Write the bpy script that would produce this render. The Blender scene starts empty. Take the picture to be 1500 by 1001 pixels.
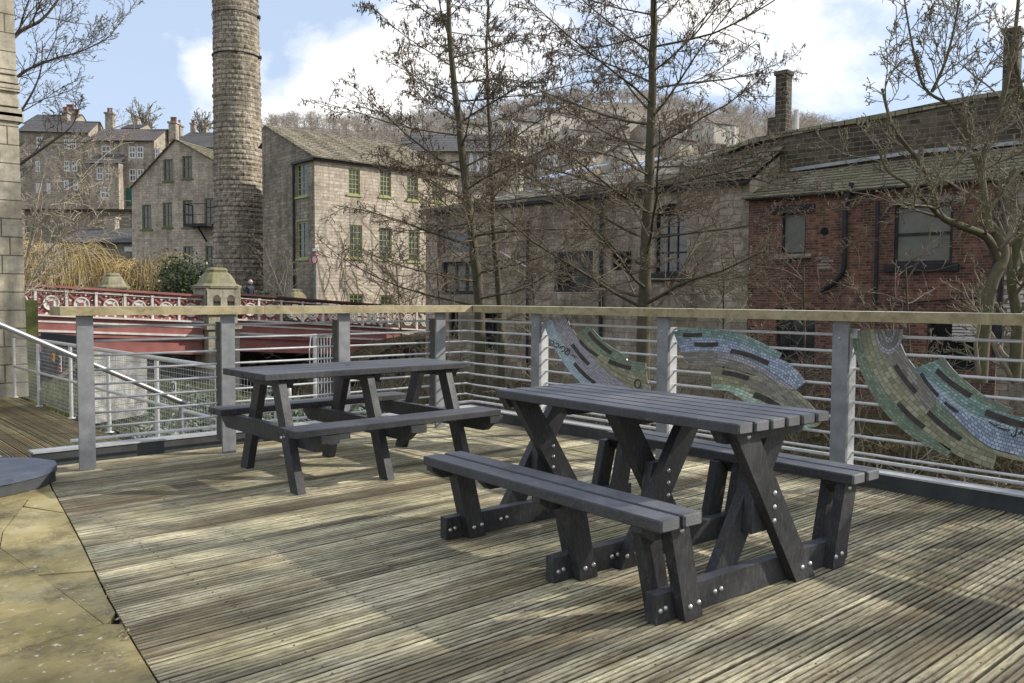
import bpy, math, random
import numpy as np
from mathutils import Vector, Matrix, Quaternion
R = math.radians
rnd = random.Random(7)
scene = bpy.context.scene
col = scene.collection

# ---------------------------------------------------------------- camera model (world: X along the deck boards, Y along the river)
F, YAW, PITCH, ROLL, EYE = 1234.85, 0.7239, -0.0515, 0.0048, 1.25
fw = Vector((math.sin(YAW)*math.cos(PITCH), math.cos(YAW)*math.cos(PITCH), math.sin(PITCH)))
rt0 = Vector((math.cos(YAW), -math.sin(YAW), 0)); up0 = rt0.cross(fw)
rt = math.cos(ROLL)*rt0 + math.sin(ROLL)*up0
up = -math.sin(ROLL)*rt0 + math.cos(ROLL)*up0
CAM = Vector((0, 0, EYE))
def ray(px, py): return fw + rt*((px-750)/F) + up*((500.5-py)/F)
def on_x(px, py, x): d = ray(px, py); return CAM + d*(x/d.x)
def on_y(px, py, y): d = ray(px, py); return CAM + d*(y/d.y)
def on_z(px, py, z): d = ray(px, py); return CAM + d*((z-EYE)/d.z)
FH = Vector((fw.x, fw.y, 0)).normalized(); RH = rt0.copy()
def at(px, py, v): d = ray(px, py); return CAM + d*(v/(d.x*FH.x+d.y*FH.y))
class Plane:
    """vertical plane through O along horizontal D; s is metres along it"""
    def __init__(s, O, D):
        s.O = Vector((O[0], O[1], 0)); s.D = Vector((D[0], D[1], 0)).normalized()
        s.N = Vector((s.D.y, -s.D.x, 0))
        if s.N.dot(s.O) > 0: s.N = -s.N          # faces the viewer
    def sz(s, px, py):
        d = ray(px, py); t = s.N.dot(s.O)/s.N.dot(Vector((d.x, d.y, 0)))
        P = CAM + d*t; return ((P-s.O).dot(s.D), P.z)
    def pt(s, a, z, out=0): p = s.O + s.D*a + s.N*out; return Vector((p.x, p.y, z))

cam_d = bpy.data.cameras.new('camera'); cam = bpy.data.objects.new('camera', cam_d); col.objects.link(cam)
cam.matrix_world = Matrix(((rt.x, up.x, -fw.x, 0), (rt.y, up.y, -fw.y, 0), (rt.z, up.z, -fw.z, EYE), (0, 0, 0, 1)))
cam_d.sensor_width = 36; cam_d.lens = 36*F/1500; cam_d.clip_end = 5000; cam_d.clip_start = 0.05
scene.camera = cam

# ---------------------------------------------------------------- materials
class NT:
    def __init__(s, name):
        s.m = bpy.data.materials.new(name); s.m.use_nodes = True; s.t = s.m.node_tree
        s.b = s.t.nodes['Principled BSDF']; s.n = s.t.nodes; s.l = s.t.links
    def new(s, ty, **k):
        n = s.n.new(ty)
        for a, v in k.items():
            if a in n.inputs: s.set(n.inputs[a], v)
            else: setattr(n, a, v)
        return n
    def set(s, inp, v):
        if isinstance(v, bpy.types.NodeSocket): s.l.new(v, inp)
        else:
            if isinstance(v, tuple) and len(v) == 3 and len(inp.default_value) == 4: v = (*v, 1)
            inp.default_value = v
    def co(s, kind='Object', scale=(1, 1, 1), rot=(0, 0, 0)):
        tc = s.n.new('ShaderNodeTexCoord'); mp = s.n.new('ShaderNodeMapping')
        s.l.new(tc.outputs[kind], mp.inputs[0]); mp.inputs['Scale'].default_value = scale
        mp.inputs['Rotation'].default_value = rot; return mp.outputs[0]
    def world(s, scale=(1, 1, 1)):
        tc = s.n.new('ShaderNodeNewGeometry'); mp = s.n.new('ShaderNodeMapping')
        s.l.new(tc.outputs['Position'], mp.inputs[0]); mp.inputs['Scale'].default_value = scale; return mp.outputs[0]
    def noise(s, vec, scale=5, detail=4, rough=.6, dist=0):
        n = s.new('ShaderNodeTexNoise', Scale=scale, Detail=detail, Roughness=rough, Distortion=dist); s.l.new(vec, n.inputs['Vector']); return n.outputs['Fac']
    def ramp(s, fac, stops):
        n = s.n.new('ShaderNodeValToRGB'); s.l.new(fac, n.inputs[0]); e = n.color_ramp.elements
        while len(e) < len(stops): e.new(.5)
        for i, (p, c) in enumerate(stops):
            if not isinstance(c, tuple): c = (c, c, c)
            e[i].position = p; e[i].color = (*c, 1)
        return n.outputs[0]
    def mix(s, fac, a, b, blend='MIX'):
        n = s.n.new('ShaderNodeMix'); n.data_type = 'RGBA'; n.blend_type = blend
        s.set(n.inputs[0], fac); s.set(n.inputs[6], a); s.set(n.inputs[7], b); return n.outputs[2]
    def math(s, op, a, b=0.0, clamp=False):
        n = s.n.new('ShaderNodeMath'); n.operation = op; n.use_clamp = clamp; s.set(n.inputs[0], a); s.set(n.inputs[1], b); return n.outputs[0]
    def bump(s, h, strength=.5, dist=.01, prev=None):
        n = s.n.new('ShaderNodeBump'); n.inputs['Strength'].default_value = strength; n.inputs['Distance'].default_value = dist
        s.l.new(h, n.inputs['Height'])
        if prev: s.l.new(prev, n.inputs['Normal'])
        return n.outputs[0]
    def fin(s, color=None, rough=.7, normal=None, metal=0.0, spec=.3):
        if color is not None: s.set(s.b.inputs['Base Color'], color)
        s.set(s.b.inputs['Roughness'], rough); s.b.inputs['Metallic'].default_value = metal
        s.b.inputs['Specular IOR Level'].default_value = spec
        if normal is not None: s.l.new(normal, s.b.inputs['Normal'])
        return s.m
    def rand(s): return s.n.new('ShaderNodeNewGeometry').outputs['Random Per Island']

def speckle(name, c1, c2, scale=8, rough=.7, bump=.3, bdist=.004, metal=0, spec=.3, detail=5, stretch=(1, 1, 1), isl=0.0):
    t = NT(name); v = t.co('Object', stretch); f = t.noise(v, scale, detail)
    c = t.ramp(f, [(.3, c1), (.7, c2)])
    if isl: c = t.mix(1.0, c, t.ramp(t.rand(), [(0, 1-isl), (1, 1+isl)]), 'MULTIPLY')
    return t.fin(c, rough, t.bump(t.noise(v, scale*4, 3), bump, bdist), metal, spec)

def masonry(name, cols, mortar, w=.45, h=.2, gap=.012, stain=(.25, .25, .22), stain_amt=.6, bump=.02, green=0.0, warp=.02, nscale=.5, rockface=0.5):
    t = NT(name); uv = t.co('UV')
    wn = t.n.new('ShaderNodeTexNoise'); wn.inputs['Scale'].default_value = 1.3; t.l.new(uv, wn.inputs['Vector'])
    wm = t.n.new('ShaderNodeVectorMath'); wm.operation = 'MULTIPLY_ADD'; t.l.new(wn.outputs['Color'], wm.inputs[0]); wm.inputs[1].default_value = (warp, warp, 0); t.l.new(uv, wm.inputs[2])
    b = t.n.new('ShaderNodeTexBrick'); t.l.new(wm.outputs[0], b.inputs['Vector'])
    b.inputs['Scale'].default_value = 1; b.inputs['Brick Width'].default_value = w; b.inputs['Row Height'].default_value = h
    b.inputs['Mortar Size'].default_value = gap; b.inputs['Mortar Smooth'].default_value = .3; b.offset_frequency = 2; b.offset = .45; b.squash = .75; b.squash_frequency = 3
    b.inputs['Color1'].default_value = (0, 0, 0, 1); b.inputs['Color2'].default_value = (1, 1, 1, 1); b.inputs['Mortar'].default_value = (.5, .5, .5, 1)
    n1 = t.noise(uv, 6, 6, .7); n2 = t.noise(uv, nscale, 4, .65)
    base = t.ramp(b.outputs['Color'], [(i/(len(cols)-1), c) for i, c in enumerate(cols)])
    base = t.mix(1.0, base, t.ramp(n1, [(.25, .6), (.75, 1.35)]), 'MULTIPLY')
    base = t.mix(t.ramp(n2, [(.42, 0.0), (.68, stain_amt)]), base, stain)
    sk = t.noise(t.world((1, 1, .10)), 2.6, 4, .65); base = t.mix(1.0, base, t.ramp(sk, [(.32, .62), (.5, .95), (.7, 1.15)]), 'MULTIPLY')
    if green:
        g = t.noise(t.world((1, 1, .4)), .9, 5, .7); base = t.mix(t.ramp(g, [(.5, 0.0), (.75, green)]), base, (.11, .13, .04))
    base = t.mix(b.outputs['Fac'], base, t.mix(1.0, mortar, t.ramp(n1, [(.3, .5), (.7, 1.2)]), 'MULTIPLY'))
    hgt = t.math('ADD', t.math('MULTIPLY', b.outputs['Fac'], -1.0), t.math('MULTIPLY', n1, rockface*2))
    return t.fin(base, .9, t.bump(hgt, .8, bump), 0, .15)

M = {}
M['stone_near'] = masonry('pale_sandstone', [(.42, .37, .27), (.52, .465, .36), (.47, .43, .34)], (.16, .14, .1), .8, .33, .012, (.2, .17, .12), .4, .01, .15, .01)
M['stone_mill'] = masonry('mill_stone', [(.42, .35, .265), (.54, .46, .365), (.62, .54, .43), (.48, .405, .32)], (.44, .385, .30), .5, .2, .014, (.16, .14, .12), .5, .03)  # colour raised so the mill front looks sunlit
M['stone_dark'] = masonry('sooty_shaded_stone', [(.23, .20, .155), (.33, .285, .22), (.41, .35, .27)], (.22, .19, .15), .5, .2, .016, (.09, .085, .07), .6, .03, .3)  # sooty stone; on the mill gable its dark tone paints the shade
M['stone_river'] = masonry('riverside_gritstone', [(.31, .26, .195), (.40, .335, .255), (.48, .41, .32), (.36, .30, .23)], (.26, .22, .17), .55, .24, .014, (.11, .09, .065), .75, .02, .35, .03, .35)
M['stone_chimney'] = masonry('rock_faced_stone', [(.34, .285, .215), (.44, .375, .29), (.54, .465, .365)], (.19, .165, .13), .55, .3, .02, (.14, .13, .11), .55, .09, .25, .05, .3, 1.0)
M['stone_far'] = masonry('terrace_stone', [(.33, .28, .22), (.42, .365, .295), (.50, .44, .355)], (.28, .25, .2), .5, .22, .015, (.11, .1, .085), .5, .02)
M['stone_rear'] = masonry('rear_wall_stone', [(.075, .06, .045), (.115, .094, .07), (.155, .13, .098)], (.25, .215, .165), .42, .16, .014, (.05, .042, .033), .85, .03, .12)
M['stone_bright'] = masonry('pale_terrace_stone', [(.50, .46, .39), (.58, .53, .45), (.64, .59, .51)], (.45, .41, .35), .9, .4, .01, (.36, .33, .28), .4, .01)
M['stone_pale'] = masonry('pale_dressed_stone', [(.36, .33, .26), (.42, .38, .3)], (.25, .22, .17), .9, .4, .01, (.22, .19, .14), .5, .01, .25)
M['brick'] = masonry('red_brick', [(.085, .05, .045), (.18, .08, .055), (.29, .135, .085), (.13, .072, .06)], (.24, .195, .165), .225, .078, .009, (.05, .035, .03), .75, .012, .3, .012, .4, .3)
def roofm(name, cols, w=.4, h=.24, moss=.5):
    t = NT(name); uv = t.co('UV'); b = t.n.new('ShaderNodeTexBrick'); t.l.new(uv, b.inputs['Vector'])
    for k, v in (('Scale', 1), ('Brick Width', w), ('Row Height', h), ('Mortar Size', .012), ('Mortar Smooth', .1)): b.inputs[k].default_value = v
    b.inputs['Color1'].default_value = (0, 0, 0, 1); b.inputs['Color2'].default_value = (1, 1, 1, 1); b.inputs['Mortar'].default_value = (0, 0, 0, 1)
    c = t.ramp(b.outputs['Color'], [(i/(len(cols)-1), k) for i, k in enumerate(cols)])
    c = t.mix(1.0, c, t.ramp(t.noise(uv, 9, 5), [(.2, .55), (.8, 1.4)]), 'MULTIPLY')
    c = t.mix(t.ramp(t.noise(uv, .8, 6, .7), [(.45, 0.0), (.7, moss)]), c, (.12, .125, .05))
    c = t.mix(b.outputs['Fac'], c, (.02, .02, .018))
    hg = t.math('SUBTRACT', t.noise(uv, 7, 4), b.outputs['Fac'])
    return t.fin(c, .85, t.bump(hg, .8, .03), 0, .25)
M['slate_stone'] = roofm('stone_slate_roof', [(.15, .13, .095), (.29, .255, .195), (.46, .41, .325)])
M['slate_moss'] = roofm('mossy_stone_slate_roof', [(.15, .135, .09), (.24, .215, .15), (.32, .29, .20)], moss=.75)
M['slate_thin'] = roofm('thin_coursed_slate_roof', [(.13, .115, .085), (.25, .22, .17), (.42, .375, .30)], .6, .125, .45)
M['slate_far'] = roofm('grey_slate_roof', [(.12, .115, .12), (.17, .16, .165)], .3, .22, .15)
M['slate_brown'] = roofm('purple_slate_roof', [(.16, .13, .13), (.22, .185, .18)], .3, .22, .2)

def deckm(name, dark, light, axis=0, wet_shade=.75):
    t = NT(name); st = (.35, 2.2, 1) if axis == 0 else (2.2, .35, 1); st2 = (3.2, 34, 1) if axis == 0 else (34, 3.2, 1)
    w = t.world(st); r = t.rand()
    at_ = t.n.new('ShaderNodeAttribute'); at_.attribute_name = 'groove'
    c = t.ramp(t.noise(t.world(st2), 3, 7, .75), [(.33, dark), (.6, light)])
    c = t.mix(1.0, c, t.ramp(r, [(0, .86), (.45, .98), (1, 1.08)]), 'MULTIPLY')
    c = t.mix(t.ramp(t.noise(t.world((1, 1, 1)), 1.1, 5, .65), [(.45, 0.0), (.7, .45)]), c, (.26, .25, .09))
    c = t.mix(t.ramp(t.noise(w, 1.15, 5, .6), [(.44, 0.0), (.60, wet_shade)]), c, (.062, .045, .028))  # damp stains that also paint shadow streaks along the boards
    tn_ = t.n.new('ShaderNodeAttribute'); tn_.attribute_name = 'tone'
    c = t.mix(1.0, c, t.ramp(tn_.outputs['Fac'], [(.2, .55), (.5, 1.0), (.8, 1.35)]), 'MULTIPLY')
    c = t.mix(t.ramp(t.noise(t.world((.5, 2.5, 1) if axis == 0 else (2.5, .5, 1)), 2.1, 4, .6), [(.52, 0.0), (.7, .55)]), c, (.17, .10, .035))
    gm = t.math('MULTIPLY', at_.outputs['Fac'], t.ramp(t.noise(t.world(), 9, 4), [(.3, .85), (.6, 1.0)]))
    c = t.mix(gm, c, (.012, .010, .007))
    sp = t.ramp(t.noise(t.world(), 70, 2), [(.70, 0.0), (.76, .6)])
    c = t.mix(sp, c, (.35, .33, .26))
    return t.fin(c, .78, t.bump(t.noise(t.world((1, 3, 1) if axis == 0 else (3, 1, 1)), 60, 3), .35, .003), 0, .3)
M['deck'] = deckm('weathered_grooved_decking', (.145, .108, .06), (.72, .655, .45))
M['deck_low'] = deckm('brown_grooved_decking', (.10, .08, .045), (.22, .19, .11), 1, .5)
t = NT('algae_stained_sandstone_paving'); w = t.world(); r = t.rand()
c = t.ramp(t.noise(w, 2.2, 8, .65), [(.25, (.19, .155, .06)), (.5, (.37, .30, .14)), (.75, (.46, .41, .26))])
c = t.mix(1.0, c, t.ramp(r, [(0, .8), (1, 1.15)]), 'MULTIPLY')
sp_ = t.math('MULTIPLY', t.ramp(t.noise(w, 2.6, 8, .75), [(.46, 0.0), (.62, 1.0)]), t.ramp(t.noise(w, 45, 4, .7), [(.3, .35), (.6, 1.0)]))
c = t.mix(t.math('MULTIPLY', sp_, .85), c, (.075, .062, .045)); c = t.mix(t.ramp(t.noise(w, 5, 8, .8), [(.5, 0.0), (.7, .5)]), c, (.24, .21, .07))
c = t.mix(t.ramp(t.noise(w, 22, 3, .6), [(.64, 0.0), (.68, .75)]), c, (.56, .54, .46))
M['paving'] = t.fin(c, .8, t.bump(t.noise(w, 14, 6, .7), .5, .01), 0, .25)
M['joint'] = speckle('dirt_joint', (.02, .017, .010), (.05, .04, .022), 20)
# black recycled plastic lumber
t = NT('black_recycled_plastic'); v = t.co('Object')
n = t.noise(v, 7, 7, .7); n2 = t.noise(t.co('Object', (1, 1, .25)), 85, 5, .8)
c = t.ramp(n, [(.3, (.012, .012, .013)), (.7, (.038, .038, .040))]); c = t.mix(t.ramp(n2, [(.5, 0.0), (.72, .55)]), c, (.15, .15, .165))
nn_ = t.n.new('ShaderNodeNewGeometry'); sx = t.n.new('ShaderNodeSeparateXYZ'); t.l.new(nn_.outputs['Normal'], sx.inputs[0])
c = t.mix(t.math('MULTIPLY', t.math('GREATER_THAN', sx.outputs[2], .85), t.ramp(t.noise(t.co('Object', (1, 1, 1)), 2.5, 5), [(.3, .35), (.7, .75)])), c, (.13, .135, .16))  # upward faces paled in colour to suggest sky light
c = t.mix(t.math('MULTIPLY', t.math('LESS_THAN', sx.outputs[1], -.96), .12), c, (.12, .12, .12))  # sun-side faces lightened a little in the colour
M['plastic'] = t.fin(c, t.ramp(n, [(.3, .42), (.7, .6)]), t.bump(t.math('ADD', n2, t.math('MULTIPLY', n, 2.0)), .55, .004), 0, .5)
t = NT('weathered_lit_plastic_plank'); v = t.co('Object'); n = t.noise(v, 7, 7, .7); n2 = t.noise(v, 75, 4, .75)
c = t.ramp(n, [(.3, (.026, .026, .029)), (.7, (.058, .059, .064))]); c = t.mix(t.ramp(n2, [(.5, 0.0), (.72, .5)]), c, (.13, .13, .14))
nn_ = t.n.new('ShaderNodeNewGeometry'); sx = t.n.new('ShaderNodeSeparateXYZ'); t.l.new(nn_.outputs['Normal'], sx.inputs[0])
c = t.mix(t.math('MULTIPLY', t.math('GREATER_THAN', sx.outputs[2], .85), t.ramp(t.noise(v, 3.5, 8, .75), [(.3, .25), (.65, .85)])), c, (.19, .192, .212))  # worn tops, with sky sheen painted in as paler grey
c = t.mix(t.math('MULTIPLY', t.math('LESS_THAN', sx.outputs[1], -.96), .75), c, (.21, .21, .21))  # sunlight on the cut ends painted as a lighter colour
c = t.mix(t.ramp(t.noise(v, 28, 2), [(.73, 0.0), (.76, .6)]), c, (.32, .32, .31))
M['plank'] = t.fin(c, t.ramp(n, [(.3, .45), (.7, .65)]), t.bump(t.math('ADD', n2, t.math('MULTIPLY', n, 2.0)), .6, .004), 0, .5)
M['plastic2'] = speckle('slate_blue_recycled_plastic', (.035, .036, .042), (.075, .078, .09), 14, .5, .5, .003, 0, .5)
M['bolt'] = speckle('steel_bolt', (.45, .45, .45), (.62, .62, .6), 30, .35, .1, .001, .8, .5)
M['galv'] = speckle('galvanised_steel_post', (.165, .17, .178), (.27, .275, .285), 10, .5, .15, .001, .2, .5)
M['galv_dark'] = speckle('shaded_zinc_bracket', (.06, .058, .053), (.10, .095, .085), 14, .6, .15, .001, .1, .3)  # shade on the left brackets put into a darker zinc colour
M['galv_bright'] = speckle('bright_galvanised_steel', (.46, .47, .47), (.62, .62, .62), 18, .42, .1, .001, .35, .5)
M['stainless'] = speckle('stainless_handrail', (.26, .26, .27), (.34, .34, .35), 4, .45, .05, .001, .6, .5)
M['kerb'] = speckle('dark_steel_kerb', (.035, .04, .042), (.07, .075, .075), 6, .65, .3, .002)
M['kerb_blue'] = speckle('blue_grey_cap', (.06, .075, .105), (.105, .125, .165), 8, .5, .3, .002)
t = NT('weathered_timber_handrail'); v = t.world((1, 1, 1)); g = t.noise(t.world((3, 3, 3)), 2.5, 6, .7, 1.0)
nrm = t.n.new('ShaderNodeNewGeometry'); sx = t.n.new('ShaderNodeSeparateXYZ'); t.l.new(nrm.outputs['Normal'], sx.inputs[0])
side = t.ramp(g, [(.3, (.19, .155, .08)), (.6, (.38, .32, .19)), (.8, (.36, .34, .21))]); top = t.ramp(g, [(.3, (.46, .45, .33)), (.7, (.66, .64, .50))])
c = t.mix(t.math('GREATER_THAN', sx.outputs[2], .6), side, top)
M['timber'] = t.fin(c, .7, t.bump(t.noise(v, 30, 5), .4, .004))
M['red'] = speckle('oxide_red_paint', (.23, .085, .075), (.34, .14, .12), 1.5, .45, .1, .003, 0, .4)
M['red_dark'] = speckle('dark_maroon_paint', (.07, .028, .028), (.13, .045, .043), 1.5, .5, .1, .003)
M['cream'] = speckle('pale_pink_cream_paint', (.52, .47, .44), (.72, .68, .64), 3, .5, .15, .003)
M['white'] = speckle('white_window_paint', (.6, .6, .6), (.75, .75, .74), 3, .45, .1, .002)
M['green_paint'] = speckle('olive_green_window_paint', (.27, .29, .10), (.38, .40, .16), 3, .45, .1, .002)
M['dkgreen_paint'] = speckle('dull_green_window_paint', (.10, .12, .05), (.15, .17, .08), 3, .5, .1, .002)
M['black_paint'] = speckle('black_paint', (.012, .012, .014), (.035, .035, .038), 3, .5, .2, .003)
M['door_green'] = speckle('teal_green_door', (.01, .10, .08), (.02, .14, .11), 3, .5)
M['lead'] = speckle('grey_lead_flashing', (.26, .27, .28), (.42, .43, .44), 2, .5, .3, .01)
t = NT('window_glass'); n = t.noise(t.world((1, 1, 1)), 1.3, 3); c = t.ramp(n, [(.35, (.012, .014, .016)), (.7, (.05, .06, .07))])
M['glass'] = t.fin(c, .06, t.bump(t.noise(t.world(), 2, 2), .15, .01), 0, .9)
t = NT('sky_reflecting_glass'); n = t.noise(t.world((1, 1, 1)), .8, 3); c = t.ramp(n, [(.3, (.25, .32, .42)), (.7, (.5, .56, .64))])  # pale blue sky reflection painted into the pane colour
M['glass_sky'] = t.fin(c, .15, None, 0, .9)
t = NT('dirty_frosted_glass'); c = t.ramp(t.noise(t.world(), 1.6, 6, .7), [(.3, (.10, .10, .085)), (.7, (.19, .19, .165))])
M['glass_dirty'] = t.fin(c, .35, None, 0, .5)
M['dark'] = speckle('dark_interior', (.008, .008, .008), (.016, .015, .014), 2, .9)
def barkm(name, a, b, green, g_amt, sc=9):
    t = NT(name); v = t.world((1, 1, .35)); n = t.noise(v, sc, 6, .7)
    c = t.ramp(n, [(.3, a), (.7, b)]); c = t.mix(t.ramp(t.noise(t.world(), 1.7, 4), [(.4, 0.0), (.65, g_amt)]), c, green)
    return t.fin(c, .9, t.bump(n, .7, .02), 0, .15)
M['bark'] = barkm('alder_bark', (.06, .052, .038), (.14, .122, .09), (.075, .075, .032), .6)
M['twig'] = barkm('alder_twigs', (.12, .095, .07), (.23, .185, .14), (.16, .145, .08), .3, 4)
M['twig_light'] = barkm('sunlit_pale_twigs', (.30, .25, .19), (.50, .43, .34), (.3, .28, .18), .3, 4)
M['twig_pale'] = barkm('pale_lichened_twigs', (.15, .12, .09), (.30, .26, .2), (.2, .2, .11), .5, 4)
M['catkin'] = speckle('brown_catkins', (.045, .034, .027), (.12, .085, .062), 3, .9, .3, .004, isl=.5)
M['bark_moss'] = barkm('mossy_bark', (.07, .06, .04), (.17, .145, .10), (.10, .11, .04), .6)
M['willow'] = speckle('golden_willow_stems', (.29, .205, .08), (.50, .385, .18), 2, .7, .2, .004, isl=.45)
def leafm(name, a, b, rough=.5, isl=.5):
    t = NT(name); r = t.rand(); c = t.ramp(r, [(0, a), (1, b)]); return t.fin(c, rough, None, 0, .4)
M['ivy'] = leafm('dark_evergreen_leaves', (.015, .03, .012), (.07, .10, .04), .35)
M['silver_leaf'] = leafm('variegated_groundcover_leaves', (.06, .085, .04), (.30, .33, .25), .5)
M['scrub_leaf'] = leafm('dead_bracken_leaves', (.07, .045, .02), (.24, .17, .08), .8)
M['bank_leaf'] = leafm('bramble_leaves', (.025, .035, .012), (.10, .11, .04), .6)
M['grass'] = leafm('grass_blades', (.05, .075, .02), (.22, .22, .09), .7)
def groundm(name, a, b, c3, sc=1.5):
    t = NT(name); w = t.world(); n = t.noise(w, sc, 8, .7); c = t.ramp(n, [(.3, a), (.5, b), (.7, c3)])
    return t.fin(c, .95, t.bump(t.noise(w, sc*8, 5), .8, .05), 0, .1)
M['bank'] = groundm('leaf_littered_bank', (.035, .028, .016), (.09, .07, .04), (.07, .085, .03))
M['ground'] = groundm('valley_floor', (.06, .055, .035), (.10, .095, .05), (.13, .12, .08), .3)
M['road'] = groundm('asphalt', (.04, .04, .04), (.055, .055, .055), (.07, .07, .068), 4)
M['hill'] = groundm('wooded_hillside', (.17, .145, .115), (.25, .22, .18), (.30, .27, .21), .06)
t = NT('river_water'); M['water'] = t.fin((.02, .022, .015), .08, t.bump(t.noise(t.world(), 3, 3), .3, .03), 0, .6)
def flat(name, c, rough=.6, v=.15):
    return speckle(name, tuple(k*(1-v) for k in c), tuple(k*(1+v) for k in c), 6, rough, .2, .003)
M['skin'] = flat('skin', (.5, .3, .22)); M['hair'] = flat('grey_hair', (.55, .53, .5)); M['coat'] = flat('navy_coat', (.02, .025, .04)); M['trouser'] = flat('dark_trousers', (.03, .03, .03))
M['sign_white'] = flat('sign_white', (.75, .75, .73), .4, .04); M['sign_red'] = flat('sign_red', (.5, .03, .03), .4, .06); M['sign_orange'] = flat('sign_orange', (.7, .3, .02), .4, .06)
M['sign_black'] = flat('sign_black', (.02, .02, .02), .5, .1)
M['terracotta'] = flat('terracotta', (.22, .10, .07)); M['mesh_screen'] = flat('dark_mesh_sheet', (.06, .065, .075), .7); M['panel'] = flat('cream_boarding', (.46, .44, .40), .6, .1)
M['algae'] = speckle('green_algae_stone', (.07, .085, .03), (.16, .17, .06), 4, .9, .5, .02)
def mosaic(name, cs, w=.024, h=.02):
    t = NT(name); uv = t.co('UV'); b = t.n.new('ShaderNodeTexBrick'); t.l.new(uv, b.inputs['Vector'])
    for k, v in (('Scale', 1), ('Brick Width', w), ('Row Height', h), ('Mortar Size', .002), ('Mortar Smooth', .1)): b.inputs[k].default_value = v
    b.inputs['Color1'].default_value = (0, 0, 0, 1); b.inputs['Color2'].default_value = (1, 1, 1, 1); b.inputs['Mortar'].default_value = (.5, .5, .5, 1)
    f = t.math('ADD', t.math('MULTIPLY', b.outputs['Color'], .55), t.math('MULTIPLY', t.noise(uv, 6, 4), .45))
    c = t.ramp(f, [(.15+.7*i/(len(cs)-1), tuple(min(1, q*1.15+.35*sum(k)/3) for q in k)) for i, k in enumerate(cs)])
    c = t.mix(b.outputs['Fac'], c, (.13, .13, .12))
    return t.fin(c, .3, t.bump(t.math('SUBTRACT', t.noise(uv, 25, 2), b.outputs['Fac']), .5, .003), 0, .5)
M['mos_green'] = mosaic('green_glass_mosaic', [(.07, .11, .06), (.12, .18, .10), (.19, .24, .17)])
M['mos_aqua'] = mosaic('aqua_glass_mosaic', [(.06, .14, .13), (.12, .24, .22), (.22, .34, .32)])
M['mos_blue'] = mosaic('blue_glass_mosaic', [(.10, .14, .22), (.20, .27, .40), (.32, .38, .48)])
M['mos_olive'] = mosaic('olive_stone_mosaic', [(.12, .12, .06), (.21, .20, .11), (.28, .27, .17)], .045, .03)
M['mos_sky'] = mosaic('pale_blue_glass_mosaic', [(.16, .25, .31), (.27, .38, .44), (.36, .44, .50)])
M['mos_brown'] = mosaic('brown_stone_mosaic', [(.09, .075, .06), (.16, .145, .12), (.24, .22, .19)], .05, .018)
M['mos_lilac'] = mosaic('lilac_stone_mosaic', [(.15, .14, .18), (.24, .23, .28), (.31, .31, .32)])
M['mos_mint'] = mosaic('mint_glass_mosaic', [(.16, .25, .15), (.26, .38, .27), (.4, .5, .42)], .035, .03)
M['mos_slate'] = speckle('brown_slate_inlay', (.035, .028, .026), (.075, .062, .058), 20, .6, .5, .003)

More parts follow.
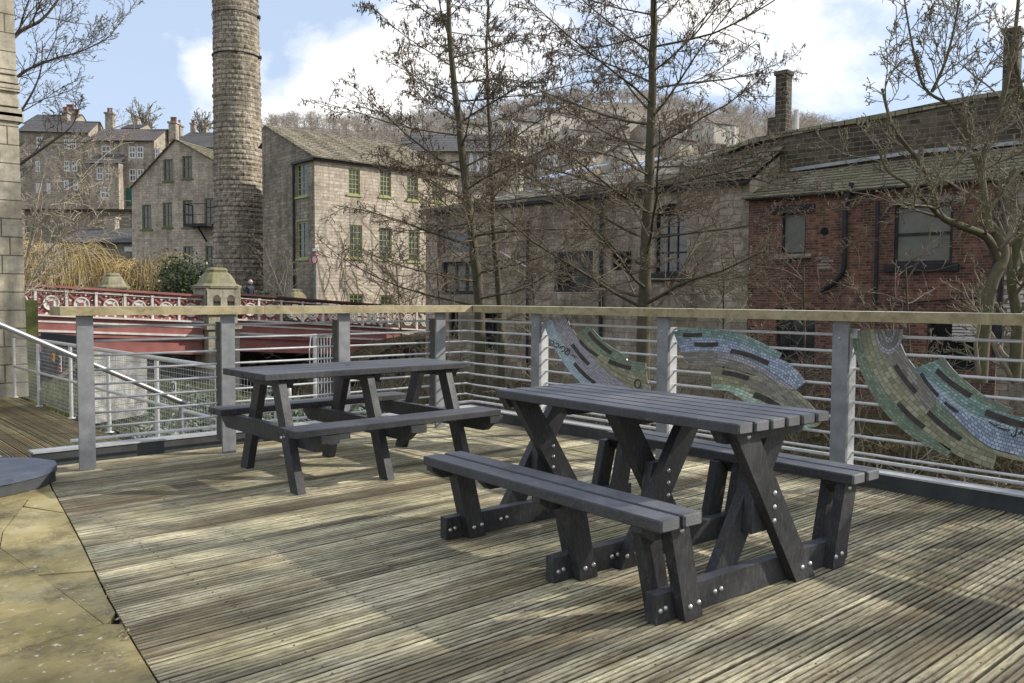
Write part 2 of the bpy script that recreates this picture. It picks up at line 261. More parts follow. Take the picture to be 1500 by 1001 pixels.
# ---------------------------------------------------------------- mesh helpers
class MB:
    def __init__(s): s.v = []; s.f = []; s.uv = []; s.has = False
    def quadv(s, pts, uvs=None):
        b = len(s.v); s.v += [tuple(p) for p in pts]; s.f.append(tuple(range(b, b+len(pts)))); s.uv.append(uvs); s.has |= uvs is not None
        return s
    def box(s, x0, x1, y0, y1, z0, z1):
        return s.obox(Vector(((x0+x1)/2, (y0+y1)/2, (z0+z1)/2)), Vector((1, 0, 0)), Vector((0, 1, 0)), Vector((0, 0, 1)), abs(x1-x0)/2, abs(y1-y0)/2, abs(z1-z0)/2)
    def obox(s, c, ax, ay, az, hx, hy, hz, ch=0.0):
        b = len(s.v)
        if ch <= 0:
            for k in (-1, 1):
                for j, i in ((-1, -1), (-1, 1), (1, 1), (1, -1)): s.v.append(tuple(c+ax*hx*i+ay*hy*j+az*hz*k))
            fs = [(0, 3, 2, 1), (4, 5, 6, 7), (0, 1, 5, 4), (1, 2, 6, 5), (2, 3, 7, 6), (3, 0, 4, 7)]
        else:            # chamfer the four long edges (long axis = ax)
            ring = [(-hy, -hz+ch), (-hy+ch, -hz), (hy-ch, -hz), (hy, -hz+ch), (hy, hz-ch), (hy-ch, hz), (-hy+ch, hz), (-hy, hz-ch)]
            rings = [(-hx, .0), (-hx, 1), (hx, 1), (hx, 0)]
            for i, (xx, full) in enumerate(((-hx, 0), (-hx+ch, 1), (hx-ch, 1), (hx, 0))):
                k = 1.0 if full else 1-ch/min(hy, hz)
                for (yy, zz) in ring: s.v.append(tuple(c+ax*xx+ay*yy*k+az*zz*k))
            fs = [tuple(range(7, -1, -1)), tuple(range(24, 32))]
            for r_ in range(3):
                for i in range(8): fs.append((r_*8+i, r_*8+(i+1) % 8, r_*8+8+(i+1) % 8, r_*8+8+i))
        for f in fs: s.f.append(tuple(b+i for i in f)); s.uv.append(None)
        return s
    def beam(s, p, q, w, h, upv=Vector((0, 0, 1)), ch=0.0):
        p = Vector(p); q = Vector(q); ax = (q-p).normalized(); ay = upv.cross(ax)
        if ay.length < 1e-4: ay = Vector((0, 1, 0)).cross(ax)
        ay.normalize(); az = ax.cross(ay); return s.obox((p+q)/2, ax, ay, az, (q-p).length/2, w/2, h/2, ch)
    def tube(s, pts, rad, n=6, cap=False):
        pts = [Vector(p) for p in pts]; b = len(s.v); L = len(pts); ref = None
        for i, p in enumerate(pts):
            d = (pts[min(i+1, L-1)]-pts[max(i-1, 0)])
            d = d.normalized() if d.length > 1e-9 else Vector((0, 0, 1))
            if ref is None: ref = d.orthogonal().normalized()
            ref = (ref-d*ref.dot(d)); ref = ref.normalized() if ref.length > 1e-6 else d.orthogonal().normalized()
            o = d.cross(ref); r = rad[i] if isinstance(rad, (list, tuple)) else rad
            for k in range(n):
                a = 2*math.pi*k/n; s.v.append(tuple(p+ref*(r*math.cos(a))+o*(r*math.sin(a))))
        for i in range(L-1):
            for k in range(n): s.f.append((b+i*n+k, b+i*n+(k+1) % n, b+(i+1)*n+(k+1) % n, b+(i+1)*n+k)); s.uv.append(None)
        if cap:
            s.f.append(tuple(b+k for k in range(n-1, -1, -1))); s.uv.append(None)
            s.f.append(tuple(b+(L-1)*n+k for k in range(n))); s.uv.append(None)
        return s
    def prism(s, poly, dv):
        """poly: list of Vectors (planar), extruded along dv"""
        poly = [Vector(p) for p in poly]; n = len(poly); b = len(s.v); dv = Vector(dv)
        nn = Vector((0, 0, 0))
        for i in range(n): nn += poly[i].cross(poly[(i+1) % n])
        if nn.dot(dv) > 0: poly.reverse()
        s.v += [tuple(p) for p in poly]+[tuple(p+dv) for p in poly]
        s.f.append(tuple(range(b, b+n))); s.f.append(tuple(range(b+2*n-1, b+n-1, -1))); s.uv += [None, None]
        for i in range(n): j = (i+1) % n; s.f.append((b+j, b+i, b+n+i, b+n+j)); s.uv.append(None)
        return s
    def disc(s, c, nrm, r, h, n=12, dome=0):
        nrm = Vector(nrm).normalized(); o = nrm.orthogonal().normalized(); o2 = nrm.cross(o)
        poly = [Vector(c)+o*r*math.cos(2*math.pi*k/n)+o2*r*math.sin(2*math.pi*k/n) for k in range(n)]
        if not dome: return s.prism(poly, nrm*h)
        b = len(s.v); s.v += [tuple(p) for p in poly]+[tuple(Vector(c)+(p-Vector(c))*.7+nrm*h*.75) for p in poly]+[tuple(Vector(c)+nrm*h)]
        for k in range(n):
            j = (k+1) % n; s.f.append((b+k, b+j, b+n+j, b+n+k)); s.f.append((b+n+k, b+n+j, b+2*n)); s.uv += [None, None]
        return s
    def build(s, name, mat, parent=None, smooth=False, autouv=True, origin=None, attr=None):
        me = bpy.data.meshes.new(name)
        V = s.v
        if origin is not None: ox, oy, oz = origin; V = [(a-ox, b-oy, c-oz) for a, b, c in V]
        me.from_pydata(V, [], s.f)
        if autouv:
            ul = me.uv_layers.new(name='UVMap'); data = np.zeros((len(me.loops), 2), dtype=np.float32); li = 0
            for fi, f in enumerate(s.f):
                u = s.uv[fi]
                if u is not None:
                    for k in u: data[li] = k; li += 1
                    continue
                P = [Vector(s.v[i]) for i in f]; n = (P[1]-P[0]).cross(P[2]-P[0])
                if n.length < 1e-12 and len(P) > 3: n = (P[2]-P[0]).cross(P[3]-P[0])
                if n.length > 1e-12: n.normalize()
                else: n = Vector((0, 0, 1))
                if abs(n.z) > .995: tx, ty = Vector((1, 0, 0)), Vector((0, 1, 0))
                else: tx = Vector((-n.y, n.x, 0)).normalized(); ty = n.cross(tx)
                for p in P: data[li] = (p.dot(tx), p.dot(ty)); li += 1
            ul.data.foreach_set('uv', data.ravel())
        if attr:
            for an, vals in attr.items():
                a = me.attributes.new(an, 'FLOAT', 'POINT'); a.data.foreach_set('value', np.array(vals, dtype=np.float32))
        me.update(); me.materials.append(mat if not isinstance(mat, str) else M[mat])
        if smooth: me.polygons.foreach_set('use_smooth', [True]*len(me.polygons))
        o = bpy.data.objects.new(name, me); col.objects.link(o)
        if parent: o.parent = parent
        if origin is not None and not parent: o.location = origin
        return o
def tag(o, label=None, cat=None, group=None, kind=None):
    for k, v in (('label', label), ('category', cat), ('group', group), ('kind', kind)):
        if v: o[k] = v
    return o
def thing(name, label, cat, loc=(0, 0, 0), group=None, rz=0):
    o = bpy.data.objects.new(name, None); col.objects.link(o); o.location = loc; o.rotation_euler.z = rz
    o.empty_display_size = .2; return tag(o, label, cat, group)
def part(mb, name, mat, root, smooth=False, **k):
    """mb in world coordinates, root an unrotated Empty: stored relative to it"""
    base = Vector((0, 0, 0)); p = root
    while p: base += p.location; p = p.parent
    o = mb.build(name, mat, root, smooth, origin=base, **k) if base.length else mb.build(name, mat, root, smooth, **k)
    return o
def struct(mb, name, mat, smooth=False, **k): return tag(mb.build(name, mat, None, smooth, **k), kind='structure')
def children(o): return [c for c in bpy.data.objects if c.parent == o]
def copy_tree(o, parent=None):
    c = o.copy(); col.objects.link(c); c.parent = parent
    for ch in children(o): copy_tree(ch, c)
    return c

# ================================================================ GROUND, BANKS, WATER, HILL
struct(MB().quadv([(-3000, -3000, -4.6), (3000, -3000, -4.6), (3000, 3000, -4.6), (-3000, 3000, -4.6)]), 'ground', 'ground')
def strip_terrain(name, mat, prof, y0, y1, dy, amp, seed):
    r = random.Random(seed); ny = int((y1-y0)/dy)+1; mb = MB(); rows = []
    for j in range(ny):
        row = []
        for i, (x, z) in enumerate(prof):
            e = 0 if i in (0,) else amp
            row.append((x+(r.random()-.5)*amp, y0+j*dy, z+(r.random()-.5)*e))
        rows.append(row)
    w = len(prof); mb.v = [p for row in rows for p in row]
    for j in range(ny-1):
        for i in range(w-1): mb.f.append((j*w+i, j*w+i+1, (j+1)*w+i+1, (j+1)*w+i)); mb.uv.append(None)
    return struct(mb, name, mat, True)
strip_terrain('river_bank', 'bank', [(-40, -1.2), (3.2, -.95), (4.5, -1.0), (5.6, -1.15), (6.6, -1.7), (7.8, -2.7), (8.8, -3.6), (9.6, -4.8)], -40, 90, .8, .18, 1)
strip_terrain('far_river_bank', 'bank', [(13.2, -4.8), (14, -3.7), (15.5, -3.3), (17.5, -3.0), (19.5, -2.8), (21.5, -2.55), (23, -2.35), (25, -2.1), (26.5, -1.2), (45, -.2), (70, 1), (95, 3)], -40, 33, .9, .25, 2)
struct(MB().quadv([(6, -60, -3.95), (18, -60, -3.95), (18, 120, -3.95), (6, 120, -3.95)]), 'river', 'water')
strip_terrain('bridge_end_ground', 'bank', [(16.5, -4.7), (18.5, -2.5), (22, -.9), (26, -.4), (40, 0), (80, .6)], 33.2, 95, 1.2, .15, 3)
# hillside
def hill_z(a, v):       # a lateral metres, v forward metres
    t_ = max(0, min(1, (v-75)/210.0)); base = 62*t_**1.25
    return -1.5+base*(1+.06*math.sin(a*.02+1)+.05*math.sin(a*.045))
mb = MB(); na, nv = 70, 34
for j in range(nv):
    v = 62+j*9
    for i in range(na):
        a = -330+i*12; hz = hill_z(a, v)
        if v > 285: hz = hill_z(a, 285)-(v-285)*.15
        if a < -75: hz *= max(.42, 1-(-75-a)*.008)
        if a > 120: hz *= max(.35, 1-(a-120)*.006)
        p = RH*a+FH*v; mb.v.append((p.x, p.y, hz+rnd.uniform(-.5, .5)))
for j in range(nv-1):
    for i in range(na-1): mb.f.append((j*na+i, j*na+i+1, (j+1)*na+i+1, (j+1)*na+i)); mb.uv.append(None)
struct(mb, 'hillside', 'hill', True)
def hz_at(a, v):
    hz = hill_z(a, min(v, 285))
    if a < -75: hz *= max(.42, 1-(-75-a)*.008)
    if a > 120: hz *= max(.35, 1-(a-120)*.006)
    return hz
# far woodland: bare tree fans
M['wood'] = leafm('bare_woodland_twigs', (.26, .22, .185), (.52, .46, .39), .9)
def woodland():
    r = random.Random(5); mb = MB()
    def wisp(p, q, w):
        d = (q-p); o = d.cross(FH).normalized()*w
        b = len(mb.v); mb.v += [tuple(p-o), tuple(p+o), tuple(q)]; mb.f.append((b, b+1, b+2)); mb.uv.append(None)
    for k in range(3600):
        a = r.uniform(-240, 300); v = 100+190*r.random()**.6
        pxx = 750+1235*a/v
        if pxx < 130 or pxx > 1420: continue
        if pxx < 375 and v < 210: continue
        if 700 < pxx < 1010 and v < 268 and r.random() < .86: continue
        z = hz_at(a, v); p = RH*a+FH*v; h = r.uniform(4.5, 8.5); base = Vector((p.x, p.y, z-1)); wide = r.uniform(.42, .62)
        wisp(base, base+Vector((0, 0, h*.8)), .11)
        for i in range(30):
            t0 = r.uniform(.2, .6); s_ = base+Vector((0, 0, h*t0)); an = r.uniform(0, 6.28); ph = r.uniform(.1, 1.4)
            e_ = base+Vector((math.cos(an)*math.cos(ph)*h*wide, math.sin(an)*math.cos(ph)*h*wide, h*(.42+.5*math.sin(ph)*r.uniform(.7, 1.1)))); wisp(s_, e_, .05)
            for q in range(3):
                m = s_.lerp(e_, r.uniform(.5, 1)); wisp(m, m+Vector((r.gauss(0, .7), r.gauss(0, .7), r.uniform(-.2, 1.1))), .045)
    return tag(mb.build('hillside_woodland', 'wood', autouv=False), 'bare brown winter woodland covering the hillside and its skyline', 'woodland', kind='stuff')
woodland()

# ================================================================ DECK
def grooved_deck(name, mat, axis, runs, ztop, thick=.028, seed=3, efun=None):
    """runs: list of (start, end, cross position); boards .140 wide with seven grooves"""
    r = random.Random(seed); mb = MB(); gr = []; tn = []
    prof = [(0, -thick, 1), (0, -.003, .8), (.004, 0, 0)]
    for k in range(4):
        x1 = .018+k*.0265
        prof += [(x1, 0, 0), (x1+.002, -.008, 1), (x1+.010, -.008, 1), (x1+.012, 0, 0)]
    prof.append((.132, 0, 0))
    prof += [(.136, -.004, .8), (.136, -thick, 1)]
    n = len(prof)
    for (a, b_, c) in runs:
        seg = max(1, int((b_-a)/1.2)); b = len(mb.v); dz = r.uniform(-.0012, .0012); wob = r.uniform(-.0012, .0012); tones = [r.uniform(0, 1) for _ in range(6)]; dirt = [r.choice((.55, .85, 1, 1)) for _ in range(6)]; bt = r.uniform(.25, .75); tones = [t_*.45+bt*.55 for t_ in tones]
        for i in range(seg+1):
            u = a+(b_-a)*i/seg; zz = ztop+dz+r.uniform(-.0006, .0006)
            for (w, z, g) in prof:
                uu = u+(efun(c+w)-efun(c+.07) if (efun and i == 0 and abs(a-efun(c+.07)) < .01) else 0)
                mb.v.append((uu, c+w+wob, zz+z) if axis == 0 else (c+w+wob, uu, zz+z)); gr.append(g*(dirt[min(5, int(w/.0268))] if 0 < g and .01 < w < .13 else 1)); tn.append(tones[min(5, int((w+.006)/.0268))])
        for i in range(seg):
            for k in range(n-1):
                q = (b+i*n+k, b+(i+1)*n+k, b+(i+1)*n+k+1, b+i*n+k+1)
                mb.f.append(q if axis == 0 else q[::-1]); mb.uv.append(None)
        mb.f.append(tuple(b+k for k in range(n))); mb.uv.append(None)
        mb.f.append(tuple(b+seg*n+k for k in range(n-1, -1, -1))); mb.uv.append(None)
    return struct(mb, name, mat, attr={'groove': gr, 'tone': tn})
edge = [(-3.0, .28), (0, .60), (2.0, .835), (2.75, .918), (3.1, .956), (3.32, .984), (3.68, 1.029), (4.05, 1.082), (4.53, 1.155), (5.13, 1.238), (5.6, 1.30), (6.0, 1.354), (6.3, 1.40), (6.9, 1.46)]
def edge_x(y):
    for (y0, x0), (y1, x1) in zip(edge, edge[1:]):
        if y <= y1: return x0+(x1-x0)*(y-y0)/(y1-y0)
    return edge[-1][1]
runs = []; y = -2.9; k = 0
while y < 6.80:
    xs = edge_x(y+.07); xe = 5.47; cuts = []
    if k % 7 == 0: cuts = [xs+1.15+rnd.uniform(-.02, .02)+(k % 2)*.9]
    if k % 6 == 1: cuts.append(3.6+rnd.uniform(-.3, .6))
    cuts = sorted(cuts); p0 = xs
    for c_ in cuts:
        if c_-p0 > .6: runs.append((p0, c_-.002, y)); p0 = c_+.002
    runs.append((p0, xe, y)); y += .1455; k += 1
grooved_deck('deck', 'deck', 0, runs, 0.0, efun=edge_x)
struct(MB().box(.2, 5.43, -2.9, 6.84, -.30, -.035), 'deck_subframe', 'dark')
mb = MB(); y = -2.9
while y < 6.8:
    for j in range(12):
        x_ = .95+j*.43
        if x_ > edge_x(y)+.03 and x_ < 5.4:
            for dy in (.031, .110): mb.disc((x_+rnd.uniform(-.008, .008), y+dy, .0005), (0, 0, 1), .0042, .0008, 6)
    y += .1455
sc_ = mb.build('deck_screws', 'kerb'); sc_.parent = bpy.data.objects['deck']; sc_['kind'] = 'stuff'
runs = [(7.15, 17.3, 1.9+i*.1455) for i in range(10)]+[(9.6, 17.3, -.6+i*.1455) for i in range(17)]
grooved_deck('lower_deck', 'deck_low', 1, runs, -.58)
struct(MB().box(-.6, 3.36, 7.15, 17.35, -.9, -.615), 'lower_deck_subframe', 'dark')

# paving: slabs
mb = MB(); mbj = MB()
def slab(pts, z=.0):
    P = [Vector((x, y, z)) for x, y in pts]; c = sum(P, Vector())/len(P); P = [c+(p-c)*(1-.003/max(.1, (p-c).length)) for p in P]
    zt = z+rnd.uniform(-.004, .003)
    mb.prism([Vector((p.x, p.y, zt-.045)) for p in P], (0, 0, .045))
E_ = lambda y: edge_x(y)-.006
J0 = [(.831, 4.766), (.856, 4.472), (.900, 3.90), (.928, 3.397)]
slab([(-1.2, 4.62)]+J0+[(.572, 3.33), (-1.2, 2.95)])
slab([(.831, 4.775), (.905, 5.10), (1.10, 5.62), (E_(5.3), 5.3), (E_(4.9), 4.9), (E_(4.53), 4.53), (E_(4.10), 4.10), (.875, 4.20), (.856, 4.48)])
slab([(.876, 4.19), (E_(4.09), 4.09), (E_(3.9), 3.9), (E_(3.68), 3.68), (E_(3.5), 3.5), (.945, 3.40), (.932, 3.40), (.902, 3.90)])
slab([(-1.2, 4.625), (.831, 4.772), (.905, 5.10), (1.016, 5.395), (-1.2, 5.30)])
slab([(-1.2, 5.31), (1.02, 5.405), (1.10, 5.62), (1.165, 5.80), (-1.2, 5.72)])
slab([(1.175, 5.82), (1.11, 5.64), (E_(5.31), 5.31), (E_(5.6), 5.6), (E_(5.95), 5.95)])
slab([(-1.2, 5.73), (1.165, 5.81), (E_(5.96), 5.96), (E_(6.3), 6.3), (1.2, 6.6), (-1.2, 6.6)])
slab([(-1.2, 2.94), (.572, 3.32), (.93, 3.388), (E_(3.34), 3.34), (E_(3.15), 3.15), (E_(2.75), 2.75), (E_(2.0), 2.0), (-1.2, 1.6)])
slab([(-1.2, 1.59), (E_(2.0), 1.99), (E_(0), 0), (-1.2, 0)])
slab([(-1.2, -.01), (E_(0), -.01), (.28, -2.9), (-1.2, -2.9)])
slab([(-4, -2.9), (-1.21, -2.9), (-1.21, 2.2), (-4, 2.2)]); slab([(-4, 2.21), (-1.21, 2.21), (-1.21, 6.6), (-4, 6.6)])
slab([(-4, 6.61), (1.05, 6.61), (1.05, 9.5), (-4, 9.5)])
struct(mb, 'paving', 'paving')
struct(MB().box(-4, 1.3, -2.9, 6.6, -.3, -.052).box(-4, 1.04, 6.62, 9.5, -.9, -.052), 'paving_bed', 'joint')
mb = MB()
for k in range(3): mb.obox(Vector((1.2+.3*k, 8.2, -.15*(k+1)-.12)), Vector((1, 0, 0)), Vector((0, 1, 0)), Vector((0, 0, 1)), .155, 1.25, .12)
struct(mb, 'stone_steps', 'stone_pale')
# grey plinth seat at left
root = thing('stone_plinth', 'low slate grey plinth with a rounded end and stepped edge on the paving', 'plinth', (.6, 6.3, 0))
def plinth_poly(off):
    base = [(-1.5, 5.62-off), (.95, 5.94-off), (1.12, 5.99-off), (1.30, 6.10), (1.44+off*.8, 6.27), (1.47+off*.8, 6.45), (1.38+off, 6.66), (1.20, 6.86+off), (.9, 6.98+off), (-1.5, 7.0+off)]
    return [Vector((x, y, 0)) for x, y in base]
part(MB().prism([p+Vector((0, 0, .072)) for p in plinth_poly(0)], (0, 0, .036)), 'top_slab', 'kerb_blue', root)
part(MB().prism([p+Vector((0, 0, 0)) for p in plinth_poly(-.012)], (0, 0, .068)), 'base', 'kerb', root)
part(MB().disc((.82, 6.25, .109), (0, 0, 1), .13, .003, 24), 'round_recess', 'kerb', root)

# ================================================================ DECK RAILING
rail = thing('deck_railing', 'grey steel railing with flat timber handrail and horizontal bars around the deck', 'railing', (5.3, 6.7, 0))
HL0, HL1, HR0, HR1 = 6.44, 6.64, 5.17, 5.38
zt, zb = 1.176, 1.112
# handrail boards, mitred at the corner
def board(poly): return MB().prism([Vector((x, y, zb)) for x, y in poly], (0, 0, zt-zb))
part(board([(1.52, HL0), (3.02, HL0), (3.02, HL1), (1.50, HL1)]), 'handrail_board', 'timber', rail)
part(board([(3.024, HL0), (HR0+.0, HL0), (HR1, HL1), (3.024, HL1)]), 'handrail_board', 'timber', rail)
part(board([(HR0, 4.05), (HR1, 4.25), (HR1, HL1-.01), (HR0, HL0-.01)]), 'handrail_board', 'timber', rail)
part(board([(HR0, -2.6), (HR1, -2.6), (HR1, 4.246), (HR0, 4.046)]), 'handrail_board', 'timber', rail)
for k in range(9): part(MB().disc((5.235, 6.0-.72*k, zt), (0, 0, 1), .006, .0015, 8), 'screw', 'kerb', rail)
for k in range(5): part(MB().disc((1.8+.74*k, 6.50, zt), (0, 0, 1), .006, .0015, 8), 'screw', 'kerb', rail)
def post_left(x):
    c = part(MB().box(x, x+.108, 6.51, 6.535, 0.002, zb-.001), 'post', 'galv', rail)
    xb_ = x+.096 if x < 2 else x+.0
    part(MB().box(xb_, xb_+.012, 6.537, 6.635, .1, 1.05), 'bar_bracket', 'galv_dark', c)
def post_right(y):
    c = part(MB().box(5.22, 5.245, y-.108, y, 0.002, zb-.001), 'post', 'galv', rail)
    mbb = MB().box(5.247, 5.333, y-.108, y-.096, .1, 1.03)
    part(mbb, 'bar_bracket', 'galv_bright', c)
    part(MB().disc((5.219, y-.05, 1.0), (-1, 0, 0), .009, .006, 10, 1).disc((5.29, y-.110, 1.0), (0, -1, 0), .009, .006, 10, 1), 'bolt', 'bolt', c)
for x in (1.642, 2.69, 3.74, 4.79): post_left(x)
for y in (5.64, 4.19, 2.74, 1.29, -.16, -1.61): post_right(y)
for i in range(8):
    h = .256+.109*i
    zl = EYE-(EYE-h)*6.62/6.85; zr = EYE-(EYE-h)*5.318/5.2857
    mb = MB(); pts = [(1.74, 6.62, zl), (3.2, 6.62, zl), (5.24, 6.62, zl), (5.31, 6.56, (zl+zr)/2), (5.318, 4.0, zr), (5.318, -2.6, zr)]
    mb.tube(pts, .0092, 8, True)
    part(mb, 'bar', 'galv_bright', rail, True)
kr = part(MB().box(1.42, 5.47, 6.86, 6.92, -.25, .098).box(5.47, 5.53, -2.9, 6.92, -.25, .098), 'kerb_beam', 'kerb', rail)
part(MB().box(1.42, 5.60, 6.85, 7.0, .10, .112).box(5.465, 5.60, -2.9, 6.84, .10, .112), 'kerb_cap', 'galv_bright', rail)
part(MB().tube([(1.7, 6.985, .15), (5.60, 6.985, .15), (5.63, 6.9, .15), (5.63, -2.9, .15)], .013, 8, True), 'toe_rail', 'galv_bright', rail, True)

# ================================================================ PICNIC TABLES
def bolts(par, pts, n, r=.0115, h=.008):
    for p in pts: MB().disc(p, n, r, h, 12, 1).build('bolt', 'bolt', par, True)
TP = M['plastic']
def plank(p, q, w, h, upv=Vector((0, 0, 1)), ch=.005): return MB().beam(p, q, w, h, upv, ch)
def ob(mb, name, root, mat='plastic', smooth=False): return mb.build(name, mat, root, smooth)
# ---- table 1: cross legged, on three sleds (local frame: x across, y along, origin near end centre)
t1 = thing('picnic_table', 'black plastic picnic table with crossed legs, sled feet and six top planks', 'picnic table', (3.195, 1.87, 0), 'black picnic tables on the deck', R(-3.0))
TW, TH = .66, .755
pw = (TW-5*.011)/6
for i in range(6):
    x = -TW/2+pw/2+i*(pw+.011)
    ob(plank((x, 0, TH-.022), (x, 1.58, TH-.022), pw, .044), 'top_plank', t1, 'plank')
for sgn in (-1, 1):
    sc = MB()
    bench = None
    for j, (xo, dy) in enumerate(((.724, 0), (.595, .0))):
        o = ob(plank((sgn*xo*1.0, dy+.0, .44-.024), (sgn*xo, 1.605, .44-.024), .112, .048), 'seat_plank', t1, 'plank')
Y3 = Vector((0, 1, 0))
def pl(root, name, a, b, wd, y0, th=.05, mat='plastic'):
    """flat plank in an x-z plane: from a=(x,z) to b=(x,z), width wd, occupying y0..y0+th"""
    p = Vector((a[0], y0+th/2, a[1])); q = Vector((b[0], y0+th/2, b[1])); ax = (q-p).normalized(); az = Vector((0, 1, 0)); ay = az.cross(ax)
    # horizontal cut ends
    k = wd/2/abs(ax.z); hv = Vector((k, 0, 0))
    poly = [p-hv, p+hv, q+hv, q-hv]
    poly = [Vector((v_.x, y0, v_.z)) for v_ in poly]
    return ob(MB().prism(poly, (0, th, 0)), name, root, mat)
frames = [(.05, 0, -.055), (.64, 1, .05), (1.48, 0, .05)]
for (y0, flip, backoff) in frames:
    ys = y0+.051                                   # sled sits between the leg pairs
    sl = ob(MB().prism([Vector((-.685, ys, 0.002)), Vector((.685, ys, 0.002)), Vector((.685, ys, .115)), Vector((-.685, ys, .115))], (0, .055, 0)), 'sled_foot', t1)
    bolts(sl, [(-.66, ys-.001, .05), (-.63, ys-.001, .055), (-.33, ys-.001, .055), (-.29, ys-.001, .058)], (0, -1, 0))
    m = -1 if flip else 1
    for sgn in (-1, 1):
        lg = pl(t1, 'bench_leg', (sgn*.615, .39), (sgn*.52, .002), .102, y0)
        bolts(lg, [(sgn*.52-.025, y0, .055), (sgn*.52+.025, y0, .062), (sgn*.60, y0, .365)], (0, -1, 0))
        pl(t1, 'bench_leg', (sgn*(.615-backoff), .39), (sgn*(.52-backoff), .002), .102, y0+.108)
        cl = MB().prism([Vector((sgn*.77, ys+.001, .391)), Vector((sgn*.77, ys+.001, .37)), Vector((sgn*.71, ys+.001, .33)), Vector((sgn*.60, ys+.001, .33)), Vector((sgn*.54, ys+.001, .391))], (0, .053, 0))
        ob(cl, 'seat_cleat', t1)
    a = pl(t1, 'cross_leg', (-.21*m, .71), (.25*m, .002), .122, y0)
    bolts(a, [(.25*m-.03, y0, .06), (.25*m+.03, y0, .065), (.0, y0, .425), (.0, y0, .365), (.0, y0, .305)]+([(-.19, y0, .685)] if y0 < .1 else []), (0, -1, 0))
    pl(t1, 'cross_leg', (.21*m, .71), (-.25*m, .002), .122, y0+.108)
    ob(MB().prism([Vector((-.085, ys+.001, .25)), Vector((.085, ys+.001, .25)), Vector((.06, ys+.001, .46)), Vector((-.06, ys+.001, .46))], (0, .053, 0)), 'centre_block', t1)
    ob(MB().prism([Vector((-.31, ys+.001, .7105)), Vector((-.27, ys+.001, .655)), Vector((.27, ys+.001, .655)), Vector((.31, ys+.001, .7105))], (0, .053, 0)), 'top_cleat', t1)
for yb in (1.1,):
    for sgn in (-1, 1): ob(MB().prism([Vector((sgn*.77, yb, .391)), Vector((sgn*.73, yb, .35)), Vector((sgn*.60, yb, .35)), Vector((sgn*.55, yb, .391))], (0, .05, 0)), 'seat_cleat', t1)
ob(MB().prism([Vector((-.29, 1.08, .7105)), Vector((-.25, 1.08, .665)), Vector((.25, 1.08, .665)), Vector((.29, 1.08, .7105))], (0, .05, 0)), 'top_cleat', t1)

# ---- table 2: A-frame (local x along, y across)
t2 = thing('picnic_table', 'black plastic picnic table on splayed A-frame legs beside the left railing', 'picnic table', (3.2, 5.38, 0), 'black picnic tables on the deck', R(.3))
pw2 = (.66-3*.006)/4
for i in range(4):
    yy = -.33+pw2/2+i*(pw2+.006)
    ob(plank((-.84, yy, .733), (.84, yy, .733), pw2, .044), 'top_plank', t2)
ob(MB().disc((-.02, .03, .7553), (0, 0, 1), .022, .0006, 16), 'parasol_hole', t2, 'dark')
for sgn in (-1, 1):
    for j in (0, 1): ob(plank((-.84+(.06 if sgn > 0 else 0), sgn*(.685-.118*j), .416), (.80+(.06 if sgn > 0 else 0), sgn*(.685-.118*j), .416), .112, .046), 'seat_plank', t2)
def pl2(root, name, a, b, wd, x0, th=.055, hc=True):
    p = Vector((x0, a[0], a[1])); q = Vector((x0, b[0], b[1])); ax = (q-p).normalized(); k = wd/2/abs(ax.z) if hc else 0
    hv = Vector((0, k, 0)); return ob(MB().prism([p-hv, p+hv, q+hv, q-hv], (th, 0, 0)), name, root)
for xf in (-.70, -.03, .66):
    pl2(t2, 'leg', (-.235, .71), (-.50, .002), .10, xf-.03)
    pl2(t2, 'leg', (.235, .71), (.50, .002), .10, xf+.082)
    ob(MB().prism([Vector((xf+.0265, -.75, .391)), Vector((xf+.0265, -.75, .345)), Vector((xf+.0265, -.67, .285)), Vector((xf+.0265, .67, .285)), Vector((xf+.0265, .75, .345)), Vector((xf+.0265, .75, .391))], (.054, 0, 0)), 'cross_beam', t2)
    ob(MB().prism([Vector((xf+.0265, -.31, .7105)), Vector((xf+.0265, -.27, .65)), Vector((xf+.0265, .27, .65)), Vector((xf+.0265, .31, .7105))], (.054, 0, 0)), 'top_cleat', t2)
    ob(MB().box(xf+.083, xf+.16, -.74, -.68, .335, .391), 'seat_block', t2)
    bolts(t2, [(xf-.03, -.37, .355), (xf-.03, -.33, .34)], (-1, 0, 0))

